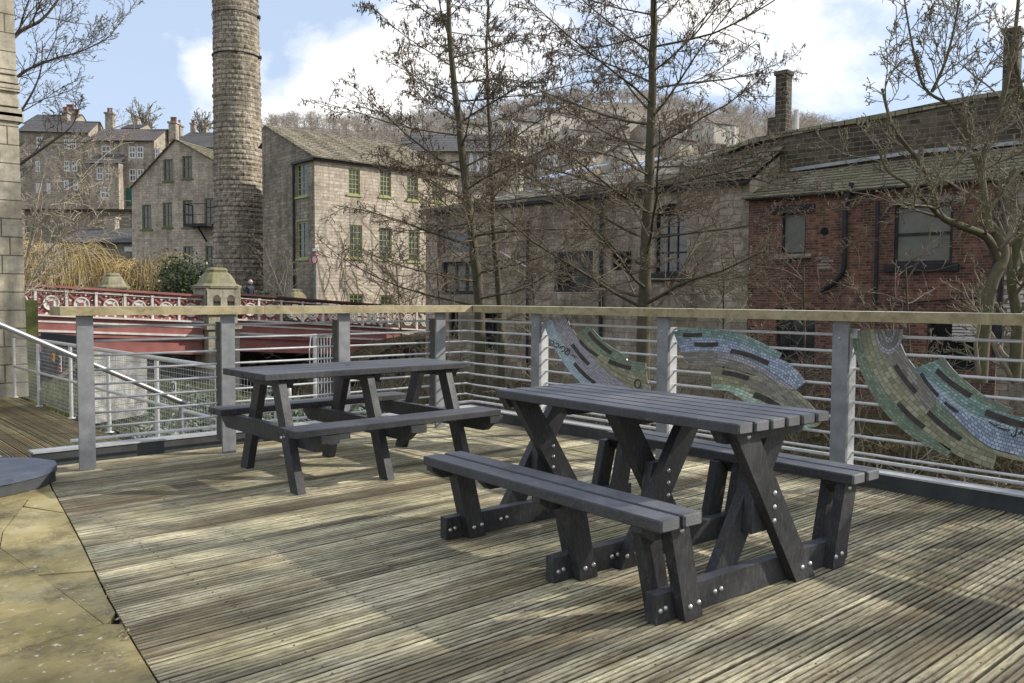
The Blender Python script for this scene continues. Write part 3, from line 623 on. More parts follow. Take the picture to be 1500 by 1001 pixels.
# ================================================================ MOSAIC PANELS
def resamp(pts, n):
    P = [Vector((a, b, 0)) for a, b in pts]; out = []
    # catmull-rom
    for i in range(len(P)-1):
        p0 = P[max(i-1, 0)]; p1 = P[i]; p2 = P[i+1]; p3 = P[min(i+2, len(P)-1)]
        for k in range(8):
            t_ = k/8; out.append(.5*((2*p1)+(p2-p0)*t_+(2*p0-5*p1+4*p2-p3)*t_*t_+(3*p1-p0-3*p2+p3)*t_**3))
    out.append(P[-1]); L = [0]
    for a, b in zip(out, out[1:]): L.append(L[-1]+(b-a).length)
    res = []; j = 0
    for k in range(n):
        d = L[-1]*k/(n-1)
        while j < len(L)-2 and L[j+1] < d: j += 1
        f = (d-L[j])/max(1e-9, L[j+1]-L[j]); res.append(out[j].lerp(out[j+1], max(0, min(1, f))))
    return res
XP = 5.286
def ribbon(root, name, mat, c0, c1, conv, n=36, x=XP, th=.012, sub=None):
    A = [on_x(*conv(p.x, p.y), x) for p in resamp(c0, n)]; B = [on_x(*conv(p.x, p.y), x) for p in resamp(c1, n)]
    mb = MB(); L = 0
    for i in range(n-1):
        dl = ((A[i+1]+B[i+1])/2-(A[i]+B[i])/2).length; w0 = (A[i]-B[i]).length; w1 = (A[i+1]-B[i+1]).length
        mb.quadv([A[i], A[i+1], B[i+1], B[i]], [(L, 0), (L+dl, 0), (L+dl, w1), (L, w0)])
        t_ = Vector((th, 0, 0)); mb.quadv([A[i]+t_, B[i]+t_, B[i+1]+t_, A[i+1]+t_], [(L, 0), (L, w0), (L+dl, w1), (L+dl, 0)])
        mb.quadv([A[i], A[i]+t_, A[i+1]+t_, A[i+1]], [(0, 0)]*4); mb.quadv([B[i], B[i+1], B[i+1]+t_, B[i]+t_], [(0, 0)]*4); L += dl
    t_ = Vector((th, 0, 0)); mb.quadv([A[0], B[0], B[0]+t_, A[0]+t_], [(0, 0)]*4); mb.quadv([A[-1], A[-1]+t_, B[-1]+t_, B[-1]], [(0, 0)]*4)
    return part(mb, name, mat, root)
def inlay(root, conv, a, b, w, bend=0, mat='mos_slate', x=XP-.006):
    P = [Vector((a[0], a[1])), Vector((b[0], b[1]))]; d = (P[1]-P[0]); nn = Vector((-d.y, d.x)).normalized()
    c0 = []; c1 = []
    for k in range(5):
        t_ = k/4; q = P[0]+d*t_+nn*bend*4*t_*(1-t_); c0.append((q+nn*w/2)[:]); c1.append((q-nn*w/2)[:])
    ribbon(root, 'slate_strip', mat, c0, c1, conv, 8, x, .005)
def script(root, conv, strokes, r=.0045, x=XP-.012):
    mb = MB()
    for s_ in strokes:
        mb.tube([on_x(*conv(p.x, p.y), x) for p in resamp(s_, 14)], r, 6, True)
    part(mb, 'raised_script', 'mos_slate', root, True)
MG = 'mosaic panels hung on the right railing'
# right panel
cv = lambda x, y: (1230+x/4.17, 460+y/4.17)
r3 = thing('mosaic_panel', 'largest mosaic panel, green, olive and blue, swooping down at the right edge', 'mosaic panel', (XP, 2.0, 0), MG)
C0 = [(68, 100), (95, 250), (150, 400), (215, 520), (300, 630), (390, 715), (500, 790), (650, 870)]
C1 = [(125, 100), (160, 250), (215, 370), (275, 470), (350, 560), (450, 660), (570, 755), (690, 835)]
C1b = C1[:-1]+[(690, 850), (800, 900), (935, 950)]
C2 = [(215, 95), (240, 190), (300, 290), (380, 410), (470, 520), (560, 610), (680, 710), (800, 790), (960, 862)]
C3 = [(335, 95), (370, 180), (410, 265), (500, 400), (590, 520), (690, 620), (800, 730), (900, 790), (1126, 875)]
C3s = [(335, 95), (370, 180), (410, 265), (440, 310), (500, 400), (590, 520), (690, 620), (800, 730), (880, 790), (960, 830), (1240, 900)]
C4 = [(410, 265), (460, 330), (560, 440), (650, 520), (760, 600), (880, 660), (980, 700), (1126, 760), (1240, 800)]
C5 = [(460, 330), (540, 390), (640, 470), (740, 560), (850, 620), (960, 650), (1060, 690), (1240, 750)]
C6 = [(585, 285), (660, 370), (740, 450), (840, 520), (940, 580), (1040, 615), (1126, 640), (1240, 670)]
C7 = [(632, 262), (700, 350), (790, 430), (880, 500), (970, 545), (1050, 580)]
C6s = [(585, 285), (660, 370), (740, 450), (840, 520), (940, 580), (1045, 600)]
ribbon(r3, 'mosaic_band', 'mos_green', C0, C1, cv)
ribbon(r3, 'mosaic_band', 'mos_olive', C1b, C2, cv)
ribbon(r3, 'mosaic_band', 'mos_olive', C2, C3[:-1]+[(965, 862)], cv, x=XP+.001) if False else ribbon(r3, 'mosaic_band', 'mos_brown', C2[:6], C3[:5], cv)
ribbon(r3, 'mosaic_band', 'mos_green', C2[4:], [(500, 400), (590, 520), (690, 620), (800, 730), (880, 800), (960, 862)], cv, x=XP+.002)
ribbon(r3, 'mosaic_band', 'mos_blue', C3s[3:], C4[1:], cv)
ribbon(r3, 'mosaic_band', 'mos_olive', [(690, 625), (800, 735), (880, 795), (960, 835), (1240, 905)], [(740, 730), (850, 815), (930, 850), (1040, 885), (1240, 930)], cv, x=XP-.002)
ribbon(r3, 'mosaic_band', 'mos_lilac', C3s[2:], C4, cv, x=XP+.003)
ribbon(r3, 'mosaic_band', 'mos_sky', C4[1:], C5[1:], cv, x=XP+.004)
ribbon(r3, 'mosaic_band', 'mos_aqua', C5, C6, cv)
ribbon(r3, 'mosaic_band', 'mos_green', C6s, C7, cv)
mb = MB()   # rosette fan
cc = cv(300, 120)
for i, (r0_, r1_, mt) in enumerate(((0, 35, 'mos_brown'), (38, 70, 'mos_lilac'), (73, 105, 'mos_brown'), (108, 140, 'mos_lilac'))):
    c0 = [(300+r0_*math.cos(a)*.62, 105+r0_*math.sin(a)) for a in [R(k) for k in range(-5, 190, 15)]]; c1 = [(300+r1_*math.cos(a)*.62, 105+r1_*math.sin(a)) for a in [R(k) for k in range(-5, 190, 15)]]
    ribbon(r3, 'rosette_ring', mt, c0, c1, cv, 24, XP-.004, .004)
for a, b, w, bd in (((338, 315), (462, 480), 26, 6), ((355, 545), (512, 692), 26, 8), ((538, 600), (738, 765), 30, 8), ((590, 345), (800, 500), 32, 10), ((890, 600), (1130, 680), 40, 8), ((495, 365), (600, 500), 20, 6), ((640, 540), (720, 600), 18, 3)): inlay(r3, cv, a, b, w, bd)
script(r3, cv, [[(910, 660), (950, 680), (965, 680)], [(970, 695), (1010, 705), (1040, 712)], [(1080, 700), (1075, 735), (1060, 750), (1045, 735)], [(1100, 740), (1110, 715), (1125, 740), (1150, 745)]])
part(MB().box(XP-.01, XP+.02, 2.60, 2.66, 1.0, 1.06), 'fixing_plate', 'galv_bright', r3)
# middle panel
cv2 = lambda x, y: (960+x/5.268, 450+y/5.268)
r2 = thing('mosaic_panel', 'arched mosaic panel in aqua, blue and grey on the railing behind the table', 'mosaic panel', (XP, 3.5, 0), MG)
D0 = [(138, 190), (300, 165), (480, 172), (650, 208), (800, 270), (975, 358)]
D1 = [(165, 262), (300, 238), (480, 238), (640, 272), (790, 335), (950, 400)]
D1b = D1[:-1]+[(950, 400), (1050, 452), (1160, 578)]
D2 = [(205, 352), (350, 342), (500, 342), (650, 378), (800, 440), (950, 540), (1085, 635)]
D3 = [(245, 452), (420, 450), (600, 470), (750, 520), (900, 590), (1080, 650)]
D4 = [(425, 462), (550, 480), (700, 520), (850, 560), (980, 600), (1090, 650), (1235, 800), (1290, 880)]
D5 = [(432, 592), (560, 600), (680, 640), (780, 690), (900, 745), (1060, 800), (1250, 920)]
D6 = [(437, 625), (560, 650), (680, 720), (760, 775), (850, 850), (1000, 960)]
ribbon(r2, 'mosaic_band', 'mos_aqua', D0, D1, cv2); ribbon(r2, 'mosaic_band', 'mos_blue', D1b, D2, cv2); ribbon(r2, 'mosaic_band', 'mos_brown', D2, D3, cv2)
ribbon(r2, 'mosaic_band', 'mos_olive', D4, D5, cv2, x=XP+.002); ribbon(r2, 'mosaic_band', 'mos_mint', D5, D6, cv2)
ribbon(r2, 'mosaic_band', 'mos_lilac', [(480, 345), (650, 382), (800, 445), (950, 545), (1070, 630)], [(480, 392), (650, 425), (780, 480), (900, 560), (1040, 640)], cv2, x=XP-.003)
ribbon(r2, 'mosaic_band', 'mos_brown', [(560, 490), (700, 540), (850, 590), (980, 640), (1200, 800)], [(700, 600), (800, 650), (900, 690), (1010, 740), (1150, 830)], cv2, x=XP-.002)
for a, b, w, bd in (((212, 215), (358, 212), 30, 3), ((300, 288), (480, 288), 34, 3), ((580, 338), (870, 435), 34, -12), ((515, 505), (718, 550), 36, -6), ((760, 675), (960, 780), 44, -8)): inlay(r2, cv2, a, b, w, bd)
# left panel
cv1 = lambda x, y: (640+x/4.167, 450+y/4.167)
r1 = thing('mosaic_panel', 'tapering mosaic panel in pale blue and olive at the far end of the railing', 'mosaic panel', (XP, 5.0, 0), MG)
A0 = [(650, 92), (680, 180), (740, 290), (800, 380), (880, 465), (950, 520)]
A1 = [(700, 78), (745, 180), (805, 270), (870, 360), (960, 450), (1040, 520)]
A2 = [(785, 55), (830, 150), (900, 250), (980, 340), (1060, 410), (1150, 470), (1210, 520)]
A3 = [(815, 120), (850, 170), (920, 260), (1000, 330), (1100, 400), (1200, 440), (1285, 455)]
A4 = [(870, 150), (940, 230), (1020, 300), (1120, 365), (1200, 392), (1278, 400)]
A5 = [(930, 112), (1000, 190), (1070, 250), (1158, 300), (1160, 325), (1272, 342)]
A3c = [(850, 168), (920, 258), (1000, 328), (1100, 398), (1200, 438), (1283, 455)]
A2e = [(785, 55), (815, 120), (900, 250), (980, 340), (1080, 420), (1200, 480), (1300, 520)]
ribbon(r1, 'mosaic_band', 'mos_sky', A0, A1, cv1); ribbon(r1, 'mosaic_band', 'mos_lilac', A1, A2, cv1)
ribbon(r1, 'mosaic_band', 'mos_olive', A2e, A3, cv1, x=XP-.001); ribbon(r1, 'mosaic_band', 'mos_olive', [(1060, 410), (1150, 470), (1210, 522)], [(1200, 440), (1285, 455), (1300, 522)], cv1, x=XP+.002)
ribbon(r1, 'mosaic_band', 'mos_olive', A3c, A4, cv1, x=XP+.001); ribbon(r1, 'mosaic_band', 'mos_green', A4, A5, cv1)
for a, b, w, bd in (((825, 228), (925, 350), 20, 5), ((838, 345), (962, 465), 20, 6), ((925, 155), (1062, 280), 22, 8), ((870, 205), (980, 298), 16, 8), ((1048, 330), (1180, 372), 24, 5)): inlay(r1, cv1, a, b, w, bd)
script(r1, cv1, [[(690, 200), (715, 215), (705, 235), (735, 245), (745, 225), (725, 220)], [(745, 250), (775, 240), (780, 265), (760, 270)], [(785, 250), (810, 265), (800, 290), (780, 280), (800, 262)], [(815, 290), (850, 305)]], .004)
mb = MB(); pp = on_x(*cv1(1225, 468), XP-.008)
for k in range(1): mb.tube([pp+Vector((0, math.cos(a)*.032, math.sin(a)*.035)) for a in [R(i*20) for i in range(19)]], .004, 6)
part(mb, 'rosette_ring', 'mos_slate', r1)

# ================================================================ LOWER DECK RAILING + surroundings
lr = thing('tube_railing', 'galvanised tube railing with wire mesh infill along the lower deck', 'railing', (3.4, 12, -.58))
zs = -.58
rx_ = lambda y: 3.30+(17.6-y)*.018
py_ = [17.25, 15.6, 13.75, 12.0, 10.22, 8.5, 7.2]
for y in py_: part(MB().tube([(rx_(y), y, zs), (rx_(y), y, .50)], .027, 10).disc((rx_(y), y, zs), (0, 0, 1), .06, .012, 12), 'post', 'galv_bright', lr, True)
for zz in (.52, -.02):
    pts = [(rx_(y), y, zz) for y in py_]
    if zz > .3: pts += [(rx_(7.05), 7.03, .51), (rx_(7), 6.98, .44), (rx_(7), 6.975, .3)]
    part(MB().tube(pts, .027 if zz > 0 else .022, 10, True), 'rail_tube', 'galv_bright', lr, True)
mb = MB()
for z0_ in np.arange(-.52, .47, .06): mb.tube([(rx_(17.25)+.03, 17.25, z0_), (rx_(7.2)+.03, 7.2, z0_)], .0024, 3)
for y in np.arange(7.25, 17.25, .07): mb.tube([(rx_(y)+.034, y, -.54), (rx_(y)+.034, y, .47)], .0024, 3)
part(mb, 'wire_mesh', 'galv_bright', lr, autouv=False)
def warn_sign(px, py, y, name, lab, w=.10, h=.22, kind=0):
    x = rx_(y)-.035; p = on_y(px, py, y); z = p.z
    r_ = thing(name, lab, 'sign', (x, y, z))
    b_ = part(MB().box(x-.003, x+.003, y-w/2, y+w/2, z-h/2, z+h/2), 'plate', 'sign_white' if kind == 0 else 'sign_orange', r_)
    if kind == 0:
        part(MB().tube([(x-.006, y+math.cos(a)*w*.33, z+h*.22+math.sin(a)*w*.33) for a in [R(i*30) for i in range(13)]], .006, 6), 'prohibition_ring', 'sign_black', r_)
        part(MB().box(x-.006, x-.0035, y-w*.45, y+w*.45, z-h*.44, z-h*.28).box(x-.006, x-.0035, y-w*.45, y+w*.45, z-h*.22, z-h*.06), 'red_band', 'sign_red', r_)
    else: part(MB().disc((x-.003, y, z), (-1, 0, 0), w*.28, .003, 3), 'symbol', 'sign_black', r_)
ys_ = 9.45
warn_sign(277, 571, 9.6, 'warning_sign', 'white sign with red bands on the mesh right of the cream boarding', .12, .21)
warn_sign(94, 533, 14.15, 'warning_sign', 'white sign with red bands on the mesh near the stone wall', .12, .24)
warn_sign(88, 523, 14.55, 'warning_sign', 'small orange sign on the mesh near the stone wall', .13, .12, 1)
# sloping stair handrail
sr = thing('stair_handrail', 'shiny stainless handrail sloping down beside the stone steps', 'handrail', (2, 8.1, 0))
a = on_y(-60, 452, 7.95); b = on_y(268, 590, 8.3); c_ = on_y(0, 476, 8.0)
part(MB().tube([a+(a-b)*.6, c_, b, b+Vector((.06, 0, -.012))], .024, 12, True), 'tube', 'stainless', sr, True)
part(MB().tube([(b.x-.02, b.y, b.z-.02), (b.x-.02, b.y, -.58)], .022, 10), 'post', 'galv', sr, True)
q = a.lerp(b, -.3); part(MB().tube([(q.x, q.y, q.z), (q.x, q.y, 0)], .022, 10), 'post', 'galv', sr, True)
# cream boarding behind railing
p0 = at(113, 515, 13.4); p1 = at(214, 522, 14.9); 
mb = MB(); d = (p1-p0); d.z = 0; L = d.length; d.normalize(); zt0, zt1 = p0.z+.02, p1.z
for k in range(9):
    f0 = k/9; f1 = (k+.93)/9; zz = lambda f, zt_: zt_+( -.85-zt_)*f
    mb.prism([Vector((p0.x, p0.y, zz(f0, zt0))), Vector((p1.x, p1.y, zz(f0, zt1))), Vector((p1.x, p1.y, zz(f1, zt1))), Vector((p0.x, p0.y, zz(f1, zt0)))], (.02, .03, 0))
bd = tag(mb.build('boarding', 'panel'), 'cream horizontal boarding standing behind the mesh of the tube railing', 'boarding')
# dark screen beyond the mesh at the left
p0 = at(60, 505, 22); p1 = at(128, 508, 22)
bd = MB().prism([Vector((p0.x, p0.y, -.4)), Vector((p1.x, p1.y, -.55)), Vector((p1.x, p1.y, .18)), Vector((p0.x, p0.y, .3))], (.03, .04, 0)).build('mesh_screen', 'mesh_screen')
tag(bd, 'dark grey screen panel standing on the grass behind the small signs', 'screen')
# barred gate, pier wall below bridge
gt = thing('barred_gate', 'grey metal gate of thin vertical bars on the bank below the bridge', 'gate', tuple(at(470, 545, 15)))
g0 = at(461, 492, 15); g1 = at(492, 497, 16)
mb = MB(); zt_, zb_ = .60, -1.05
mb.tube([(g0.x, g0.y, zb_), (g0.x, g0.y, zt_)], .035, 8, True); mb.tube([(g0.x, g0.y, zt_-.03), (g1.x+.3, g1.y+.25, zt_-.1)], .02, 6); mb.tube([(g0.x, g0.y, -.9), (g1.x+.3, g1.y+.25, -.95)], .02, 6)
part(mb, 'frame', 'galv_bright', gt); mb = MB()
for k in range(1, 9):
    p = g0.lerp(g1, k/7.0); mb.tube([(p.x, p.y, -.95), (p.x, p.y, zt_-.04-.01*k)], .012, 5)
mb.tube([g0+Vector((-.1, -.05, 0)), g0+Vector((-.16, -.1, -.25)), g0+Vector((-.12, -.05, -.6)), g0+Vector((-.02, 0, -.62))], .012, 5)
part(mb, 'bars', 'galv_bright', gt)

# near building corner at the left
nb = thing('stone_building', 'pale sandstone building corner with moulded corbels rising at the left edge', 'building', (3.0, 17.5, -.6))
pl_ = Plane((3.2, 17.45), (1, 0))
xr = lambda py, px: on_y(px, py, 17.45).x
ztop = 9.5
mb = MB(); xa, xb = on_y(20, 0, 17.45), on_y(42, 578, 17.45)
mb.prism([Vector((-4, 17.45, -.6)), Vector((xb.x, 17.45, -.6)), Vector((xa.x, 17.45, xa.z)), Vector((xa.x-.05, 17.45, ztop)), Vector((-4, 17.45, ztop))], (0, 1.2, 0))
part(mb, 'wall', 'stone_near', nb)
mb = MB(); mb.box(xb.x-.3, xb.x+.10, 18.0, 19.6, -.6, on_y(40, 420, 18).z).box(xb.x-.3, xb.x-.05, 18.0, 19.6, 2, ztop)
mb.box(xb.x-.3, on_y(53, 500, 18.6).x, 18.4, 19.5, -1.2, on_y(48, 440, 18.6).z)
part(mb, 'side_wall', 'algae', nb)
mb = MB()
for (py, px) in ((103, 25), (118, 27), (128, 30), (150, 29), (165, 33), (172, 35)):
    q = on_y(px-1, py, 17.42); mb.box(q.x-.9, q.x, 17.40, 18.6, q.z-.09, q.z+.05)
part(mb, 'corbel', 'stone_near', nb)

# ================================================================ BUILDING HELPERS
def clip(poly, a, b, c):                      # keep a*x+b*y+c >= 0
    out = []
    for i in range(len(poly)):
        p = poly[i]; q = poly[(i+1) % len(poly)]; dp = a*p[0]+b*p[1]+c; dq = a*q[0]+b*q[1]+c
        if dp >= 0: out.append(p)
        if (dp >= 0) != (dq >= 0): t_ = dp/(dp-dq); out.append((p[0]+(q[0]-p[0])*t_, p[1]+(q[1]-p[1])*t_))
    return out
def wall_mesh(pl, outline, holes, depth=.16, mb=None):
    mb = mb or MB(); n = len(outline); area = sum(outline[i][0]*outline[(i+1) % n][1]-outline[(i+1) % n][0]*outline[i][1] for i in range(n))
    if area < 0: outline = outline[::-1]
    S = sorted(set([min(p[0] for p in outline), max(p[0] for p in outline)]+[h[0] for h in holes]+[h[1] for h in holes]))
    Z = sorted(set([min(p[1] for p in outline), max(p[1] for p in outline)]+[h[2] for h in holes]+[h[3] for h in holes]))
    flip = (pl.D.cross(Vector((0, 0, 1)))).dot(pl.N) < 0
    for s0, s1 in zip(S, S[1:]):
        for z0, z1 in zip(Z, Z[1:]):
            sm, zm = (s0+s1)/2, (z0+z1)/2
            if any(h[0] < sm < h[1] and h[2] < zm < h[3] for h in holes): continue
            poly = [(s0, z0), (s1, z0), (s1, z1), (s0, z1)]
            for i in range(n):
                p, q = outline[i], outline[(i+1) % n]; a, b = -(q[1]-p[1]), q[0]-p[0]
                poly = clip(poly, a, b, -(a*p[0]+b*p[1]))
                if len(poly) < 3: break
            if len(poly) >= 3:
                pts = [pl.pt(*p) for p in poly]
                uv = [tuple(p) for p in poly]
                if flip: pts.reverse(); uv.reverse()
                mb.quadv(pts, uv)
    for (s0, s1, z0, z1) in holes:
        for (a, b) in (((s0, z0), (s1, z0)), ((s1, z0), (s1, z1)), ((s1, z1), (s0, z1)), ((s0, z1), (s0, z0))):
            mb.quadv([pl.pt(*a), pl.pt(*b), pl.pt(*b, -depth), pl.pt(*a, -depth)])
    return mb
def window(root, pl, s0, s1, z0, z1, fm, cols=2, rows=2, fr=.06, bar=.03, rec=.12, glass='glass', meeting=True, lintel=None, sill=None, lw=.0, arch=False):
    D = pl.D; N = pl.N; Zv = Vector((0, 0, 1)); mb = MB()
    def bx(a0, a1, b0, b1, o0, o1): mb.obox(pl.pt((a0+a1)/2, (b0+b1)/2, (o0+o1)/2), D, N, Zv, (a1-a0)/2, abs(o1-o0)/2, (b1-b0)/2)
    bx(s0, s0+fr, z0, z1, -rec, -rec+.06); bx(s1-fr, s1, z0, z1, -rec, -rec+.06); bx(s0+fr, s1-fr, z1-fr, z1, -rec, -rec+.06); bx(s0+fr, s1-fr, z0, z0+fr, -rec, -rec+.06)
    for c in range(1, cols): x = s0+fr+(s1-s0-2*fr)*c/cols; bx(x-bar/2, x+bar/2, z0+fr, z1-fr, -rec+.002, -rec+.045)
    for r_ in range(1, rows):
        z = z0+fr+(z1-z0-2*fr)*r_/rows; b2 = bar*1.6 if (meeting and r_ == rows//2) else bar
        bx(s0+fr, s1-fr, z-b2/2, z+b2/2, -rec+.004, -rec+.04)
    f = part(mb, 'window', fm, root)
    pp = [pl.pt(s0, z0, -rec+.005), pl.pt(s1, z0, -rec+.005), pl.pt(s1, z1, -rec+.005), pl.pt(s0, z1, -rec+.005)]
    g = MB().quadv(pp); base = Vector(root.location); g.build('pane', glass, f, origin=base if base.length else None)
    if lintel:
        lm = MB(); lm.obox(pl.pt((s0+s1)/2, z1+.10, .006), D, N, Zv, (s1-s0)/2+.12, .02, .10); part(lm, 'lintel', lintel, root)
    if sill:
        lm = MB(); lm.obox(pl.pt((s0+s1)/2, z0-.06, .02), D, N, Zv, (s1-s0)/2+.12, .06, .06); part(lm, 'sill', sill, root)
    return f
def slate_roof(e0, e1, r1, r0, rows, lift=.05, seg=14, jit=.03, seed=1, name='roof', mat='slate_stone', root=None, over=.15):
    """e0,e1 eave ends; r0,r1 ridge ends; stepped courses"""
    rr = random.Random(seed); e0, e1, r0, r1 = map(Vector, (e0, e1, r0, r1)); nrm = (e1-e0).cross(r0-e0).normalized()
    if nrm.z < 0: nrm = -nrm
    mb = MB(); dn = ((e0-r0).normalized())*over; e0 = e0+dn; e1 = e1+dn
    for i in range(rows):
        f0, f1 = i/rows, (i+1)/rows; off = rr.random()
        xs = [0]+sorted(rr.uniform(.0, 1) for _ in range(seg-1))+[1]; xs = [a*.5+(k/seg)*.5 for k, a in enumerate(xs)]
        for k in range(seg):
            a0, a1 = xs[k], xs[k+1]; l = lift*rr.uniform(.8, 1.2); dd = rr.uniform(-jit, jit)
            P = lambda a, f, h: (e0.lerp(e1, a)).lerp(r0.lerp(r1, a), f)+nrm*h
            A, B = P(a0, f0, l), P(a1, f0, l+rr.uniform(-.006, .006)); Cc, Dd = P(a1, f1, .0), P(a0, f1, .0)
            dslope = (Dd-A).normalized()*dd; A += dslope; B += dslope
            A2, B2 = A-nrm*(l+.01), B-nrm*(l+.01); u0 = (e1-e0).length
            w_, sl_ = u0, (r0-e0).length
            mb.quadv([A, B, Cc, Dd], [(a0*w_, f0*sl_+off), (a1*w_, f0*sl_+off), (a1*w_, f1*sl_+off), (a0*w_, f1*sl_+off)])
            mb.quadv([A2, B2, B, A]); mb.quadv([A, Dd, Dd-nrm*.02, A2]); mb.quadv([B, B2, Cc-nrm*.02, Cc])
    b = nrm*-.03; mb.quadv([e0+b, r0+b, r1+b, e1+b])
    return part(mb, name, mat, root)
def chimney_stack(root, c, w, d_, z0, z1, D, pots=2, mat='stone_far', name='chimney', ph=.5):
    D = Vector((D[0], D[1], 0)).normalized(); N = Vector((-D.y, D.x, 0)); Zv = Vector((0, 0, 1)); c = Vector((c[0], c[1], 0))
    mb = MB().obox(c+Zv*(z0+z1)/2, D, N, Zv, w/2, d_/2, (z1-z0)/2).obox(c+Zv*(z1+.07), D, N, Zv, w/2+.12, d_/2+.12, .09)
    ch = part(mb, name, mat, root)
    mb = MB()
    for k in range(pots):
        q = c+D*((k-(pots-1)/2)*w/max(1, pots)*.8)+Zv*(z1+.15); mb.tube([q, q+Zv*ph*.8, q+Zv*ph*.82, q+Zv*ph], [.16, .12, .16, .15], 8, True)
    if pots: mb.build('chimney_pot', 'terracotta', ch, origin=Vector(root.location))
    return ch

# ================================================================ RIVERSIDE BUILDINGS (far bank, facing the deck)
RV = Plane((24.4, 15.8), (.094, -.9956))
back = lambda s, z, o: RV.pt(s, z, -o)
# --- long stone building
lb = thing('stone_warehouse', 'long low soot stained stone building with a stepped stone slate roof across the river', 'building', (24.4, 15.8, -2.5))
H = [(-8.42, -6.48, 1.5, 3.08), (-3.70, -2.35, 2.15, 4.3), (-15.4, -12.9, 3.1, 4.35), (-15.1, -12.8, 1.4, 2.85), (-5.6, -4.7, 2.3, 3.0), (-14.6, -14.0, -.6, .7), (-12.4, -11.6, -1.0, .6)]
part(wall_mesh(RV, [(-16.2, -3), (-.02, -3), (-.02, 5.22), (-16.2, 5.18)], H, .3), 'wall', 'stone_river', lb)
mb = MB(); mb.quadv([RV.pt(-16.2, -3), RV.pt(-16.2, 5.18), back(-16.2, 6.4, 4), back(-16.2, -3, 4)][::-1]); mb.quadv([RV.pt(-.02, 5.1), back(-.02, 7.2, 4), back(-.02, 3, 4), RV.pt(-.02, 3)])
mb.quadv([back(-16.2, -3, 4), back(-16.2, 6.2, 4), back(0, 7.2, 4), back(0, -3, 4)])
part(mb, 'side_wall', 'stone_river', lb)
slate_roof(RV.pt(-16.4, 5.2, .12), RV.pt(.1, 5.25, .12), back(.1, 7.25, 3.6), back(-16.4, 5.95, 3.6), 30, .075, 14, .03, 4, root=lb, mat='slate_thin')
mb = MB()
for px in (776, 884): s_, z_ = RV.sz(px, 325); mb.tube([RV.pt(s_, 5.0 if px > 800 else 4.4, .12), RV.pt(s_, -2.8, .12)], .075 if px > 800 else .06, 8)
part(mb, 'drainpipe', 'black_paint', lb)
part(MB().obox(RV.pt(-8.1, 5.1, .16), RV.D, RV.N, Vector((0, 0, 1)), 8.1, .07, .05), 'gutter', 'black_paint', lb)
# charcoal framed shutters window
f = window(lb, RV, -8.42, -6.48, 1.5, 3.08, 'black_paint', 2, 1, .2, .2, .06, 'dark'); f['label'] = 'dark boarded double window with thick charcoal frame'
mb = MB().obox(RV.pt(-7.0, 2.3, -.05), RV.D, RV.N, Vector((0, 0, 1)), .33, .02, .55); part(mb, 'shutter', 'kerb', lb)
f = window(lb, RV, -3.70, -2.35, 2.15, 4.3, 'black_paint', 3, 3, .08, .04, .2, 'glass'); f['label'] = 'tall dark arched window with small panes'
mb = MB(); c_ = RV.pt(-3.02, 4.3, -.02)
arc = [RV.pt(-3.02+.68*math.cos(R(a)), 4.28+.34*math.sin(R(a)), .003) for a in range(0, 181, 15)]
mb.prism(arc, -RV.N*.06); part(mb, 'arch_head', 'dark', lb)
mb = MB().obox(RV.pt(-3.1, 2.02, .04), RV.D, RV.N, Vector((0, 0, 1)), .72, .08, .16); part(mb, 'sill', 'black_paint', lb)
window(lb, RV, -15.4, -12.9, 3.1, 4.35, 'stone_mill', 1, 1, .18, .04, .25, 'glass')
window(lb, RV, -15.1, -12.8, 1.4, 2.85, 'black_paint', 3, 1, .16, .14, .2, 'glass_dirty')
window(lb, RV, -14.6, -14.0, -.6, .7, 'black_paint', 1, 1, .06, .04, .2, 'dark'); window(lb, RV, -12.4, -11.6, -1.0, .6, 'black_paint', 2, 1, .06, .08, .2, 'dark')
window(lb, RV, -5.6, -4.7, 2.3, 3.0, 'black_paint', 2, 1, .06, .04, .2, 'dark')
for a, b in (((735, 369), (775, 392)),):
    s0, z0 = RV.sz(*a); s1, z1 = RV.sz(*b); part(MB().tube([RV.pt(s0, z0, .1), RV.pt(s1, z1, .1)], .035, 6), 'white_pipe', 'white', lb)
# skylights on the roof ridge
for (pa, pb, pc, pd) in (((772, 266), (812, 252), (872, 242), (808, 262)), ((903, 249), (925, 237), (948, 232), (940, 246))):
    PB = Plane((24.4+2.8, 15.8), (.094, -.9956)); q = []
    for (x_, y_) in (pa, pb, pc, pd): s_, z_ = PB.sz(x_, y_); q.append(PB.pt(s_, z_+.05))
    q[1] += Vector((.9, 0, .12)); q[2] += Vector((.9, 0, .12)); m_ = MB().quadv(q); m_.prism(q, (0, 0, -.05)); part(m_, 'skylight', 'glass_sky', lb)
# --- brick building
bb = thing('brick_building', 'red brick riverside building with mossy slate roof and two windows', 'building', (24.7, 12, -2.5))
H = [(1.15, 1.93, 2.7, 4.0), (4.62, 6.2, 2.3, 4.0), (1.0, 2.3, -.9, .95), (5.6, 7.2, -.7, .9)]
part(wall_mesh(RV, [(.0, -3), (7.38, -3), (7.38, 4.62), (.0, 4.62)], H, .22), 'wall', 'brick', bb)
pr = MB(); pr.quadv([RV.pt(7.38, -3), RV.pt(7.38, 4.6), back(7.38, 6, 3), back(7.38, -3, 3)]); part(pr, 'side_wall', 'brick', bb)
slate_roof(RV.pt(-.1, 4.6, .12), RV.pt(7.5, 4.56, .12), back(9.8, 5.72, 2.1), back(1.0, 5.6, 2.1), 9, .035, 20, .03, 8, mat='slate_moss', root=bb)
slate_roof(RV.pt(-.1, 4.6, .12), RV.pt(1.0, 4.6, .12), back(1.0, 5.6, 2.1), back(.2, 5.62, 2.15), 9, .03, 3, .02, 9, mat='slate_moss', root=bb)
